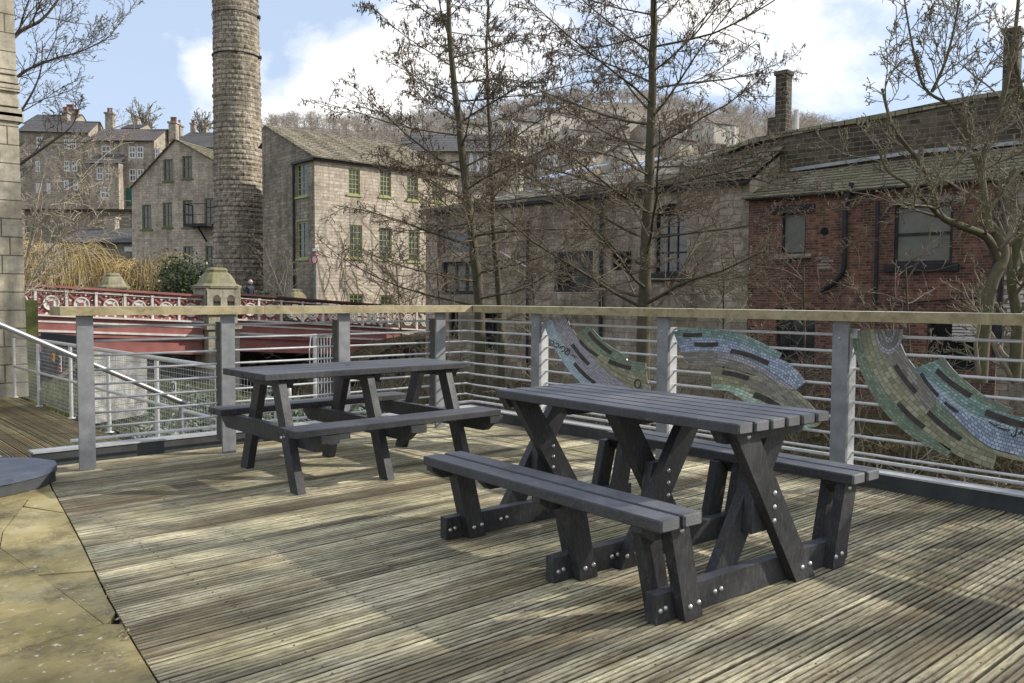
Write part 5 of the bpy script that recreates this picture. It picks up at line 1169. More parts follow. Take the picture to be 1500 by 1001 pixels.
while postsR[-1] < 25: postsR.append(postsR[-1]+1.05)
def panel(xa, xb, solid):
    zc = (zcap((xa+xb)/2)); slope = (zcap(xb-.01)-zcap(xa+.01))/(xb-xa); w = xb-xa; h = .86
    def P(u, v, o=0): x = xa+u*w; return Vector((x, Y0+o, zcap(xa+.01)+slope*(x-xa)-.24-h*(1-v)))
    mb = MB()
    def barp(u0, v0, u1, v1, wd, o0, o1, m):
        a, b = P(u0, v0), P(u1, v1); d = (b-a).normalized(); n_ = Vector((-d.z, 0, d.x))*wd/2; m.prism([a-n_+Vector((0, o0, 0)), b-n_+Vector((0, o0, 0)), b+n_+Vector((0, o0, 0)), a+n_+Vector((0, o0, 0))], (0, o1-o0, 0))
    barp(0, .03, 1, .03, .07, 0, .06, mb); barp(0, .97, 1, .97, .07, 0, .06, mb)
    cx, cz = .5, .5
    for k in range(8):
        a = k*math.pi/4; e = .5/max(abs(math.cos(a)), abs(math.sin(a)))
        barp(cx+math.cos(a)*.30, cz+math.sin(a)*.30, cx+math.cos(a)*e*.97, cz+math.sin(a)*e*.97, .065, .005, .05, mb)
    if solid: mb.prism([P(.04, .04, .055), P(.96, .04, .055), P(.96, .96, .055), P(.04, .96, .055)], (0, .02, 0))
    p_ = part(mb, 'parapet_panel', 'red' if solid else 'red_dark', br)
    mb = MB(); c = P(.5, .5, -.012); R_ = .26
    mb.tube([c+Vector((math.cos(R(a))*R_, 0, math.sin(R(a))*R_)) for a in range(0, 361, 15)], .03, 6)
    if not solid: mb.tube([c+Vector((math.cos(R(a))*.17, 0, math.sin(R(a))*.17)) for a in range(0, 361, 15)], .03, 6)
    for k in range(4): a = k*math.pi/2+math.pi/4; mb.obox(c+Vector((math.cos(a)*.15, 0, math.sin(a)*.15)), Vector((math.cos(a), 0, math.sin(a))), Vector((0, 1, 0)), Vector((-math.sin(a), 0, math.cos(a))), .13, .015, .02)
    if solid:
        mb.disc(c+Vector((0, .03, 0)), (0, -1, 0), .24, .01, 20)
        for k in range(8):
            a = k*math.pi/4+math.pi/8; q = c+Vector((math.cos(a)*.42, .02, math.sin(a)*.42))
            if k % 2 == 0 or True: mb.obox(q, Vector((math.cos(a), 0, math.sin(a))), Vector((0, 1, 0)), Vector((-math.sin(a), 0, math.cos(a))), rnd.uniform(.02, .05), .012, rnd.uniform(.012, .045))
    part(mb, 'ring', 'cream', p_)
    if solid: part(MB().obox(c+Vector((0, -.01, 0)), Vector((1, 0, 0)), Vector((0, 1, 0)), Vector((0, 0, 1)), .075, .02, .075), 'ring_centre', 'red', p_)
def bpost(x):
    z = zcap(x); part(MB().box(x-.045, x+.045, Y0-.05, Y0+.07, z-1.1, z-.16).box(x-.065, x+.065, Y0-.07, Y0+.09, z-.24, z-.15), 'parapet_post', 'cream', br)
for a, b in zip(posts, posts[1:]): panel(a+.05, b-.05, True); 
for a, b in zip(postsR, postsR[1:]): panel(a+.05, b-.05, b < 17.5)
for x in posts[1:-1]+postsR[1:]: bpost(x)
# pier
mb = MB().box(13.72, 15.06, 34.55, 36.0, -4.6, -.1).box(13.62, 15.14, 34.45, 36.1, -.12, .12).box(13.76, 15.0, 34.6, 35.9, .12, .5).box(13.66, 15.1, 34.5, 36.0, 1.50, 1.60)
part(mb, 'pier', 'stone_pale', br)
mb = wall_mesh(Plane((13.66, 34.5), (1, 0)), [(0, .5), (1.44, .5), (1.44, 1.5), (0, 1.5)], [(.26, .58, .6, 1.22), (.86, 1.18, .6, 1.22)], .15)
mb.box(13.66, 15.1, 34.66, 36.0, .5, 1.5)
part(mb, 'trefoil_panel', 'stone_pale', br)
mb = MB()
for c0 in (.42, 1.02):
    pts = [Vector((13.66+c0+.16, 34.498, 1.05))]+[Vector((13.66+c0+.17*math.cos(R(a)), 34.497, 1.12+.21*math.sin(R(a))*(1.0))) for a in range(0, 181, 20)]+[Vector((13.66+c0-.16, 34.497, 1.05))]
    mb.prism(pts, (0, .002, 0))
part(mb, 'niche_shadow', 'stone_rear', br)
def pier_cap(cx, cy, w, z0_, name_root, s=1.0):
    mb = MB(); prof = [(w+.12*s, z0_), (w+.14*s, z0_+.10*s), (w*.93, z0_+.20*s), (w*.85, z0_+.36*s), (w*.66, z0_+.60*s), (w*.5, z0_+.68*s), (w*.54, z0_+.78*s), (w*.44, z0_+.86*s), (w*.36, z0_+.88*s)]
    for (r_, z) in prof: mb.v += [(cx+i*r_, cy+j*r_*.95, z) for i, j in ((-1, -.7), (-.7, -1), (.7, -1), (1, -.7), (1, .7), (.7, 1), (-.7, 1), (-1, .7))]
    for k in range(len(prof)-1):
        for i in range(8): mb.f.append((k*8+i, k*8+(i+1) % 8, k*8+8+(i+1) % 8, k*8+8+i)); mb.uv.append(None)
    mb.f.append(tuple((len(prof)-1)*8+i for i in range(8))); mb.uv.append(None)
    part(mb, 'pier_cap', 'stone_cap', name_root)
M['stone_cap'] = barkm('lichened_carved_stone', (.17, .15, .10), (.36, .33, .245), (.19, .19, .08), .7, 5)
pier_cap(14.38, 35.25, .72, 1.60, br)
for (cx, cy, z0_, s) in ((12.65, 43.6, 1.62, .85), (22.3, 43.6, 1.0, .8)):
    part(MB().box(cx-.55, cx+.55, cy-.5, cy+.5, -.6, z0_), 'far_pier', 'stone_pale', br); pier_cap(cx, cy, .55, z0_, br, s)
# abutments
ab = MB().box(24.2, 27, 34.8, 36, -4.6, -.9); tag(ab.build('bridge_abutment', 'stone_dark'), 'dark stone abutment under the right end of the red bridge', 'abutment')
ab = MB().box(2.0, 7.0, 35.3, 45, -4.6, -.75); tag(ab.build('bridge_abutment', 'stone_dark'), 'dark stone abutment under the left end of the red bridge', 'abutment')
struct(MB().box(3, 30, 44.8, 45.3, -4.6, -.8), 'river_wall', 'stone_dark')
struct(MB().box(25.4, 60, 35.0, 44.8, -1.2, -.75), 'road', 'road')

# ================================================================ PERSON on the bridge (walking left, seen from behind right)
pz = zcap(16.6)-1.02
ps = thing('person', 'grey haired person in a dark navy coat walking across the bridge behind the parapet', 'person', (16.75, 37.3, pz), rz=R(200))
def skinned(name, verts, edges, rad, mat, root, sub=2):
    me = bpy.data.meshes.new(name); me.from_pydata(verts, edges, []); me.materials.append(M[mat]); o = bpy.data.objects.new(name, me); col.objects.link(o); o.parent = root
    m_ = o.modifiers.new('skin', 'SKIN'); m_.use_smooth_shade = True
    sv = me.skin_vertices[0].data if me.skin_vertices else None
    if sv is None:
        bpy.context.view_layer.objects.active = o; sv = me.skin_vertices[0].data
    for i, r_ in enumerate(rad):
        r_ = r_ if isinstance(r_, tuple) else (r_, r_); sv[i].radius = r_
    sv[0].use_root = True
    s_ = o.modifiers.new('sub', 'SUBSURF'); s_.levels = sub; s_.render_levels = sub
    return o
V = [(0, 0, .90), (0, .01, 1.08), (0, .03, 1.28), (0, .04, 1.42), (0, .055, 1.50), (0, .075, 1.56), (0, .085, 1.64),
     (.17, .03, 1.38), (.22, .0, 1.14), (.22, .08, .93), (.22, .12, .87), (-.17, .03, 1.38), (-.23, .05, 1.14), (-.24, .16, .96), (-.24, .19, .90),
     (.09, 0, .84), (.10, .10, .48), (.10, .02, .10), (.10, .14, .05), (-.09, 0, .84), (-.10, -.02, .48), (-.10, -.20, .12), (-.10, -.10, .05)]
Eg = [(0, 1), (1, 2), (2, 3), (3, 4), (4, 5), (5, 6), (3, 7), (7, 8), (8, 9), (9, 10), (3, 11), (11, 12), (12, 13), (13, 14), (0, 15), (15, 16), (16, 17), (17, 18), (0, 19), (19, 20), (20, 21), (21, 22)]
Rd = [(.17, .13), (.17, .12), (.19, .125), (.14, .10), .06, .075, .075, .075, .055, .045, .04, .075, .055, .045, .04, .10, .075, .05, .045, .10, .075, .05, .045]
try:
    body = skinned('body', V, Eg, Rd, 'coat', ps)
except Exception as ex:
    print('skin failed', ex)
def ellipsoid(mb, c, rx, ry, rz_, n=12, m=8, z0=-1):
    b = len(mb.v)
    for j in range(m+1):
        a = math.pi*(j/m-.5); 
        for i in range(n): t_ = 2*math.pi*i/n; mb.v.append((c[0]+rx*math.cos(a)*math.cos(t_), c[1]+ry*math.cos(a)*math.sin(t_), c[2]+rz_*math.sin(a)))
    for j in range(m):
        for i in range(n): mb.f.append((b+j*n+i, b+j*n+(i+1) % n, b+(j+1)*n+(i+1) % n, b+(j+1)*n+i)); mb.uv.append(None)
    return mb
hd = ellipsoid(MB(), (0, .10, 1.62), .078, .095, .115); hd.beam((0, .19, 1.62), (0, .215, 1.60), .03, .05); ellipsoid(hd, (.078, .09, 1.62), .012, .02, .03, 6, 4); ellipsoid(hd, (-.078, .09, 1.62), .012, .02, .03, 6, 4)
hd.build('head', 'skin', ps, True)
hr = ellipsoid(MB(), (0, .085, 1.645), .09, .10, .115); hr.build('hair', 'hair', ps, True)
# no-entry style sign at the mill corner
q = at(463, 440, 47.5); zsg = at(463, 380, 47.5).z
sg = thing('road_sign', 'round red ringed road sign on a pole at the mill corner', 'sign', (q.x, q.y, -.8))
part(MB().tube([(q.x, q.y, -.8), (q.x, q.y, zsg+.4)], .045, 8), 'pole', 'galv', sg)
nn = (-FH*.8-RH*.6).normalized(); RS = Vector((0, 0, 1)).cross(nn); o_ = Vector((q.x, q.y, zsg))+nn*.06
part(MB().disc(o_, nn, .27, .02, 24), 'plate', 'galv_bright', sg)
part(MB().tube([o_+nn*.03+RS*math.cos(R(a))*.25+Vector((0, 0, 1))*math.sin(R(a))*.25 for a in range(0, 361, 15)], .035, 6), 'ring', 'sign_red', sg)
gs = tag(MB().obox(Vector((q.x, q.y, zsg+.52)), RH, FH, Vector((0, 0, 1)), .16, .08, .07).tube([(q.x, q.y, zsg+.4), (q.x, q.y, zsg+.5)], .03, 6).build('lamp', 'sign_white', sg, origin=Vector(sg.location)), None)

# ================================================================ TREES
def rot_vec(v, ax, a): return Quaternion(ax, a) @ v
def perp(v, r):
    o = v.orthogonal().normalized(); return rot_vec(o, v, r.uniform(0, 2*math.pi))
class Tree:
    def __init__(s, seed): s.r = random.Random(seed); s.T = MB(); s.B = MB(); s.C = MB(); s.czmin = -99
    def limb(s, p, d, L, r0, r1, nseg, wob, trop, mb, n):
        pts = [p.copy()]; rad = [r0]; d = d.normalized(); r = s.r
        for i in range(nseg):
            f = (i+1)/nseg
            d = (d+Vector((r.gauss(0, wob), r.gauss(0, wob), r.gauss(0, wob)+trop))).normalized()
            p = p+d*(L/nseg); pts.append(p.copy()); rad.append(r0+(r1-r0)*f)
        mb.tube(pts, rad, n); return pts, rad
    def branch(s, p, d, L, r0, lev, P):
        r = s.r; nseg = [6, 5, 4, 3][lev]; mb = s.T if lev == 0 and P.get('bigT') else s.B
        pts, rad = s.limb(p, d, L, r0, max(P['tip'], r0*.22), nseg, P['wob'][lev], P['trop'][lev], mb, [6, 4, 3, 3][lev])
        if lev >= P['lev']-1:
            if P.get('cat'):
                for k in range(P['cat']):
                    if r.random() < .42: s.catkin(pts[r.randint(max(0, len(pts)-3), len(pts)-1)]+Vector((r.gauss(0, .02), r.gauss(0, .02), 0)), P.get('catl', .05))
            return
        nc = P['n'][lev]; nc = max(1, int(nc*r.uniform(.8, 1.2)))
        for k in range(nc):
            f = P['start'][lev]+(1-P['start'][lev])*(k+r.random())/nc; i = min(nseg-1, int(f*nseg)); q = pts[i].lerp(pts[i+1], f*nseg-i); dd = (pts[i+1]-pts[i]).normalized()
            a = R(r.uniform(*P['ang'][lev])); side = perp(dd, r)
            if P.get('flat'): side = (side+Vector((0, 0, -side.z*.5))).normalized()
            nd = (dd*math.cos(a)+side*math.sin(a)).normalized(); LL = L*P['rat'][lev]*(1.05-.6*f)*r.uniform(.6, 1.2)
            s.branch(q, nd, LL, max(P['tip']*1.2, rad[i]*.55), lev+1, P)
        # leader tip
    def catkin(s, p, l):
        r = s.r
        if p.z < s.czmin+r.gauss(0, .8): return
        h = l*r.uniform(.6, 1.3); w = h*r.uniform(.10, .18); b = len(s.C.v); p = Vector(p); sw = Vector((r.gauss(0, .25), r.gauss(0, .25), -1)).normalized()*h
        o = sw.orthogonal().normalized()*w; o2 = sw.cross(o).normalized()*w; m = p+sw*.5
        s.C.v += [tuple(p), tuple(m+o), tuple(m+o2), tuple(m-o), tuple(m-o2), tuple(p+sw)]
        for f in ((0, 1, 2), (0, 2, 3), (0, 3, 4), (0, 4, 1), (5, 2, 1), (5, 3, 2), (5, 4, 3), (5, 1, 4)): s.C.f.append(tuple(b+i for i in f)); s.C.uv.append(None)
    def finish(s, name, label, loc, bark='bark', twig='twig', group=None, cat='tree', catm='catkin'):
        root = thing(name, label, cat, tuple(loc), group); part(s.T, 'trunk', bark, root, True, autouv=False); part(s.B, 'crown', twig, root, True, autouv=False)
        if s.C.f: part(s.C, 'catkins', catm, root, autouv=False)
        return root
def alder(seed, path, r0, r1, P, name='alder_tree', label='', group=None, z_first=None, nprim=30, plen=(2.0, 4.2), **fk):
    t = Tree(seed); r = t.r; pts = [Vector(p) for p in path]; t.czmin = P.get('czmin', -99)
    fine = []; 
    for a, b in zip(pts, pts[1:]):
        for k in range(6): fine.append(a.lerp(b, k/6)+Vector((r.gauss(0, .01), r.gauss(0, .01), 0)))
    fine.append(pts[-1]); n = len(fine); rad = [r0+(r1-r0)*(i/(n-1))**.9 for i in range(n)]; rad[0] *= 1.3
    t.T.tube(fine, rad, 12)
    Ltot = pts[-1].z-pts[0].z
    for k in range(nprim):
        z = (z_first or pts[0].z+Ltot*.15)+(pts[-1].z-(z_first or pts[0].z+Ltot*.15))*((k+r.random())/nprim)**1.0
        i = max(j for j in range(n) if fine[j].z <= z) if z >= fine[0].z else 0; i = min(i, n-2); q = fine[i].lerp(fine[i+1], min(1, (z-fine[i].z)/max(.01, fine[i+1].z-fine[i].z)))
        f = (z-pts[0].z)/Ltot; az = k*2.39996+r.uniform(-.35, .35); el = r.uniform(*P.get('el', (.15, .75)))
        d = Vector((math.cos(az), math.sin(az), math.tan(el*.8)))
        L = (plen[1]*(1-f)**.6*.9+plen[0]*.5)*r.uniform(.7, 1.15) if not P.get('plf') else P['plf'](f)*r.uniform(.75, 1.15)
        t.branch(q, d, L, max(.012, rad[i]*r.uniform(.20, .33)), 0, P)
    return t.finish(name, label, pts[0], group=group, **fk)
PA = dict(plf=lambda f: 4.9*(1-f)**.28, el=(-.12, .7), lev=4, tip=.0068, czmin=3.6, wob=[.07, .10, .14, .2], trop=[.03, .035, .02, -.03], n=[14, 7, 4], start=[.12, .12, .15], ang=[(28, 60), (28, 62), (30, 70)], rat=[.40, .46, .5], cat=1, catl=.10, bigT=True, flat=True)
G_ = 'bare alders with cones along the river bank'
def gpt(px, py, v): return at(px, py, v)
b = gpt(706, 520, 23.5)
PA1 = dict(PA); PA1['cat'] = 1; PA1['catl'] = .11; PA1['czmin'] = 4.3
alder(11, [(b.x, b.y, -3.4), tuple(gpt(702, 445, 23.5)), tuple(gpt(690, 330, 23.5)), tuple(gpt(672, 180, 23.5)), tuple(gpt(658, 60, 23.5)), tuple(gpt(655, -60, 23.7)), tuple(gpt(652, -190, 23.8))], .17, .03, PA1, label='tall bare alder leaning slightly left in front of the pale mill', group=None, z_first=.6, nprim=54, plen=(2.0, 4.4))
b = gpt(738, 520, 25)
PA2 = dict(PA); PA2['n'] = [9, 5, 3]; PA2['plf'] = lambda f: 2.6*(1-f)**.3
alder(12, [(b.x, b.y, -3.4), tuple(gpt(732, 445, 25)), tuple(gpt(722, 330, 25)), tuple(gpt(718, 200, 25)), tuple(gpt(712, 80, 25)), tuple(gpt(718, -40, 25))], .12, .02, PA2, label='slender bare alder just right of the leaning one with a thin straight stem', z_first=1.5, nprim=26, plen=(1.2, 2.6))
b = gpt(944, 540, 17)
PA3 = dict(PA); PA3['tip'] = .0050; PA3['catl'] = .085; PA3['czmin'] = 3.2; PA3['plf'] = lambda f: 4.6*(1-f)**.3
alder(14, [(b.x, b.y, -3.5), tuple(gpt(944, 445, 17)), tuple(gpt(948, 330, 17)), tuple(gpt(954, 180, 17)), tuple(gpt(958, 40, 17)), tuple(gpt(956, -80, 17.1)), tuple(gpt(960, -220, 17.3))], .155, .03, PA3, label='largest bare alder with thick straight mossy trunk before the slate roof', z_first=.7, nprim=54, plen=(1.6, 3.6))
# mossy many limbed tree at right
def limb_tree(seed, limbs, label, name='bare_tree', P=None, **fk):
    t = Tree(seed); r = t.r
    for (path, ra, rb, ns, pl_) in limbs:
        pts = [gpt(*p) for p in path]; P_ = [Vector((p.x, p.y, 0))*0+p for p in pts]; rs = resamp3(P_, 5*len(pts)); n = len(rs); rad = [ra+(rb-ra)*i/(n-1) for i in range(n)]
        t.T.tube(rs, rad, 9)
        for k in range(ns):
            f = (k+r.random())/ns*.97+.02; i = min(n-2, int(f*(n-1))); d0 = (rs[i+1]-rs[i]).normalized(); a = R(r.uniform(30, 70)); d = d0*math.cos(a)+perp(d0, r)*math.sin(a); d.z = abs(d.z)*.8+.15
            t.branch(rs[i], d, pl_*r.uniform(.5, 1.2), max(.008, rad[i]*.45), 1 if P.get('skip1') else 0, P)
    return t.finish(name, label, gpt(*limbs[0][0][0]), **fk)
def resamp3(P, n):
    out = []
    for i in range(len(P)-1):
        p0, p1, p2, p3 = P[max(i-1, 0)], P[i], P[i+1], P[min(i+2, len(P)-1)]
        for k in range(6):
            t_ = k/6; out.append(.5*((2*p1)+(p2-p0)*t_+(2*p0-5*p1+4*p2-p3)*t_*t_+(3*p1-p0-3*p2+p3)*t_**3))
    out.append(P[-1]); return out
PT = dict(lev=4, tip=.0052, wob=[.12, .16, .18, .2], trop=[.07, .06, .05, .02], n=[8, 6, 4], start=[.15, .15, .2], ang=[(25, 60), (25, 60), (25, 65)], rat=[.5, .5, .5])
limb_tree(31, [([(1436, 560, 14), (1442, 480, 14), (1452, 420, 14), (1470, 375, 14.1), (1462, 345, 14.2), (1440, 318, 14.3)], .11, .075, 3, 1.4),
               ([(1462, 380, 14.1), (1445, 348, 13.9), (1405, 330, 13.6), (1378, 316, 13.4), (1365, 280, 13.3), (1345, 235, 13.3), (1310, 190, 13.2), (1292, 130, 13.2)], .075, .02, 12, 1.3),
               ([(1378, 318, 13.4), (1360, 300, 13.2), (1330, 270, 13), (1300, 250, 13), (1285, 215, 13)], .04, .012, 8, .9),
               ([(1450, 340, 14.2), (1438, 250, 14.4), (1455, 190, 14.5), (1475, 120, 14.6), (1490, 20, 14.8), (1498, -90, 15)], .07, .02, 15, 1.5),
               ([(1438, 262, 14.4), (1420, 210, 14.5), (1400, 160, 14.5), (1355, 130, 14.5), (1335, 60, 14.5), (1322, -20, 14.5)], .04, .012, 14, 1.3),
               ([(1365, 135, 14.5), (1385, 90, 14.4), (1400, 30, 14.4), (1415, -60, 14.4)], .03, .01, 10, 1.2)],
          'mossy many limbed bare tree at the right edge before the brick building', P=PT, bark='bark_moss', twig='twig_pale')
limb_tree(32, [([(1485, 560, 15), (1490, 470, 15), (1482, 400, 15), (1500, 320, 15), (1520, 240, 15), (1500, 150, 15), (1480, 60, 15)], .11, .03, 16, 1.7),
               ([(1488, 410, 15), (1510, 380, 14.8), (1540, 340, 14.5)], .08, .03, 5, 1.4)],
          'second mossy trunk forking at the extreme right edge', P=PT, bark='bark_moss', twig='twig_pale')
# left overhanging tree above the near building and thicket
PL = dict(lev=4, tip=.0046, wob=[.10, .15, .18, .2], trop=[.03, .05, .05, .02], n=[9, 5, 3], start=[.15, .2, .2], ang=[(25, 55), (25, 60), (25, 65)], rat=[.48, .5, .5])
limb_tree(33, [([(-60, 560, 21), (-55, 400, 21), (-40, 250, 21), (-30, 100, 21), (-20, -60, 21)], .22, .10, 4, 2),
               ([(-30, 130, 21), (20, 55, 21), (60, 30, 21), (85, 0, 21), (110, -40, 21)], .06, .012, 14, 2.3),
               ([(-30, 200, 21), (20, 118, 21), (75, 88, 21), (120, 75, 21), (165, 52, 21)], .045, .008, 14, 1.6),
               ([(-38, 260, 21), (30, 165, 21), (58, 110, 21), (62, 60, 21)], .04, .008, 10, 1.7),
               ([(-38, 290, 21), (30, 240, 21), (80, 205, 21), (105, 185, 21), (115, 160, 21)], .05, .008, 10, 1.2)],
          'bare overhanging tree whose dark branches reach across the sky at top left', P=PL, bark='twig', twig='twig')
PB_ = dict(lev=4, tip=.007, wob=[.14, .18, .2, .2], trop=[.0, .0, 0, 0], n=[7, 5, 3], start=[.1, .15, .2], ang=[(25, 65), (25, 70), (25, 70)], rat=[.55, .55, .55])
limb_tree(34, [([(20, 480, 27), (35, 400, 27), (55, 330, 27), (90, 280, 27), (130, 255, 27)], .05, .01, 9, 2.2),
               ([(25, 450, 27), (45, 350, 27), (60, 270, 27), (80, 225, 27), (110, 205, 27)], .05, .01, 9, 2.2),
               ([(30, 440, 27), (70, 370, 27), (120, 320, 27), (160, 298, 27)], .04, .008, 12, 2.0)],
          'pale tangled bare thicket in front of the terraced houses at left', name='bare_thicket', P=PB_, bark='twig_light', twig='twig_light')
PS_ = dict(lev=3, tip=.006, wob=[.14, .18, .2], trop=[.05, .03, 0], n=[6, 4], start=[.1, .15], ang=[(25, 60), (25, 65)], rat=[.5, .5])
limb_tree(35, [([(412, 440, 43), (405, 410, 43), (395, 385, 43), (388, 360, 43)], .04, .01, 10, 1.8), ([(414, 440, 43), (420, 400, 43), (428, 370, 43)], .04, .01, 8, 1.6)],
          'small bare shrub growing against the dark gable of the mill', name='bare_shrub', P=PS_, bark='twig_pale', twig='twig_pale')
# scrubby saplings on the far bank that cross in front of the stone building
for k, (px, v, lab) in enumerate(((650, 27, 'tangled sapling at the left end of the long stone building'), (790, 22, 'low sapling left of the charcoal framed window'), (1180, 19, 'twiggy sapling in front of the brick wall under the small window'), (1335, 18, 'thin sapling below the large frosted window'), (590, 29, 'bare sapling beside the end of the bridge parapet'), (1060, 20, 'thin bare sapling between the big alder and the brick corner'))):
    PP = dict(lev=4, tip=.0055, wob=[.15, .18, .2, .2], trop=[.03, .02, 0, 0], n=[7, 4, 3], start=[.1, .15, .2], ang=[(25, 65), (25, 70), (25, 70)], rat=[.5, .5, .5])
    b0_ = gpt(px, 560, v); top = gpt(px+rnd.uniform(-12, 12), 390, v)
    t = Tree(70+k); st = [Vector((b0_.x, b0_.y, -3.2)), Vector((b0_.x, b0_.y, -1)), top]; t.T.tube(resamp3(st, 8), [.05-.0025*i for i in range(13)], 7)
    rs = resamp3(st, 8)
    for j in range(20):
        i = t.r.randint(3, len(rs)-1); az = t.r.uniform(0, 6.28); t.branch(rs[i], Vector((math.cos(az), math.sin(az), t.r.uniform(.1, 1.0))), t.r.uniform(1.0, 2.0), .016, 0, PP)
    t.finish('sapling', lab, (b0_.x, b0_.y, -3.2), 'bark', 'twig_pale' if k % 2 else 'twig')
# skyline tree far left
PF_ = dict(lev=3, tip=.05, wob=[.12, .15, .2], trop=[.08, .05, 0], n=[6, 4], start=[.1, .15], ang=[(20, 50), (25, 60)], rat=[.5, .5])
for k, (px, v, lab, hh_) in enumerate(((210, 170, 'bare domed tree on the skyline above the terrace roofs', 9), (296, 175, 'bare tree on the skyline just left of the mill chimney', 7))):
    b0_ = at(px, 200, v); t = Tree(90+k); t.T.tube([b0_-Vector((0, 0, 12)), b0_, b0_+Vector((0, 0, hh_*.4))], [.35, .25, .15], 6)
    for j in range(20): az = t.r.uniform(0, 6.28); t.branch(b0_+Vector((0, 0, t.r.uniform(-1, hh_*.3))), Vector((math.cos(az), math.sin(az), 1.2)), hh_*.55, .09, 0, PF_)
    t.finish('bare_tree', lab, b0_-Vector((0, 0, 12)), 'twig_pale', 'twig_pale')
# two bare trees standing beyond the right edge of the deck (they dapple the deck with shade)
PO = dict(lev=4, tip=.007, wob=[.11, .15, .18, .2], trop=[.05, .03, .02, 0], n=[9, 5, 3], start=[.18, .2, .25], ang=[(30, 65), (30, 70), (30, 70)], rat=[.45, .5, .55], cat=1, catl=.08, bigT=True)
alder(51, [(13.4, -3.4, -3.5), (13.3, -3.3, 2), (13.2, -3.3, 6), (13.1, -3.2, 10), (13.1, -3.1, 13)], .22, .04, PO, label='bare alder beyond the right side of the deck, nearer the river', z_first=4.2, nprim=40, plen=(1.8, 3.6))
alder(52, [(16.2, -7.2, -3.5), (16.0, -7.0, 3), (15.9, -6.8, 8), (15.8, -6.8, 14)], .24, .04, PO, label='bare alder beyond the right side of the deck, farther from the railing', z_first=4.5, nprim=34, plen=(2.0, 4.0))

# ================================================================ SHRUBS AND GROUND COVER
def willow(seed, px, v, w, h, label, n=420, droop=1.0):
    r = random.Random(seed); c = at(px, 440, v); base = Vector((c.x, c.y, -1.2)); mb = MB()
    for k in range(n):
        a = r.uniform(0, 6.283); rr_ = r.random()**.5*w*.55; s_ = base+Vector((math.cos(a)*rr_*.5, math.sin(a)*rr_*.5, r.uniform(.5, 1.0)*h)); out = Vector((math.cos(a), math.sin(a), 0)); pts = [s_]
        L = r.uniform(.5, 1.0)*h*.9; vz = r.uniform(.2, .8); p = s_.copy()
        for i in range(6):
            d = (out*(.55-.06*i)+Vector((r.gauss(0, .1), r.gauss(0, .1), vz-.42*i*droop))).normalized(); p = p+d*L/6; pts.append(p.copy())
        mb.tube(pts, [.014, .013, .012, .011, .010, .009, .007], 3)
    root = thing('willow_bush', label, 'bush', tuple(base), 'golden weeping willow bushes beyond the bridge'); part(mb, 'stems', 'willow', root, autouv=False)
    mb = MB()
    for k in range(6): a = k; mb.tube([base, base+Vector((math.cos(a)*.3, math.sin(a)*.3, h*.5)), base+Vector((math.cos(a)*w*.25, math.sin(a)*w*.25, h*.95))], [.08, .05, .02], 6)
    part(mb, 'trunk', 'bark', root, autouv=False)
willow(1, 80, 47, 6.0, 5.0, 'golden willow bush nearest the left stone building, tallest of the three', 700)
willow(2, 150, 50, 5.6, 4.1, 'golden willow bush in the middle, behind the far pier cap', 520)
willow(3, 212, 48, 4.8, 4.3, 'golden willow bush at the right, next to the evergreen bush', 520)
willow(4, 48, 49, 3.5, 3.4, 'golden willow bush cut by the left stone building edge', 360)
def leafball(name, label, c, rx, ry, rz_, n, size, mat, seed, cat='bush', group=None, kind=None, stems=True, root=True):
    r = random.Random(seed); mb = MB()
    cl = [(r.uniform(-1, 1)*.7, r.uniform(-1, 1)*.7, r.uniform(-.8, .9)*.8, r.uniform(.22, .45)) for _ in range(26)]
    for k in range(n):
        q = cl[r.randrange(len(cl))]; p = Vector((c[0]+(q[0]+r.gauss(0, q[3]*.5))*rx, c[1]+(q[1]+r.gauss(0, q[3]*.5))*ry, c[2]+(q[2]+r.gauss(0, q[3]*.5))*rz_))
        u = Vector((r.gauss(0, 1), r.gauss(0, 1), r.gauss(0, .6))).normalized()*size*r.uniform(.6, 1.3); w_ = u.cross(Vector((r.gauss(0, 1), r.gauss(0, 1), r.gauss(0, 1)))).normalized()*size*.45
        mb.quadv([p-u, p+w_, p+u, p-w_])
    if kind: return tag(mb.build(name, mat, autouv=False), label, cat, group, kind)
    rt_ = thing(name, label, cat, (c[0], c[1], c[2]-rz_), group); part(mb, 'foliage', mat, rt_, autouv=False)
    mb = MB()
    for q in cl[:14]: mb.tube([(c[0], c[1], c[2]-rz_), (c[0]+q[0]*rx*.5, c[1]+q[1]*ry*.5, c[2]+q[2]*rz_*.3), (c[0]+q[0]*rx, c[1]+q[1]*ry, c[2]+q[2]*rz_)], [.05, .03, .01], 5)
    part(mb, 'stems', 'bark', rt_, autouv=False); return rt_
c = at(272, 405, 46); leafball('evergreen_bush', 'dark glossy evergreen bush left of the bridge pier below the gable house', (c.x, c.y, 1.3), 2.5, 2.2, 2.2, 6200, .10, 'ivy', 3)
c = at(385, 425, 46); leafball('evergreen_bush', 'small dark bush at the foot of the mill chimney', (c.x, c.y, .6), 1.6, 1.4, 1.0, 1500, .10, 'ivy', 4)
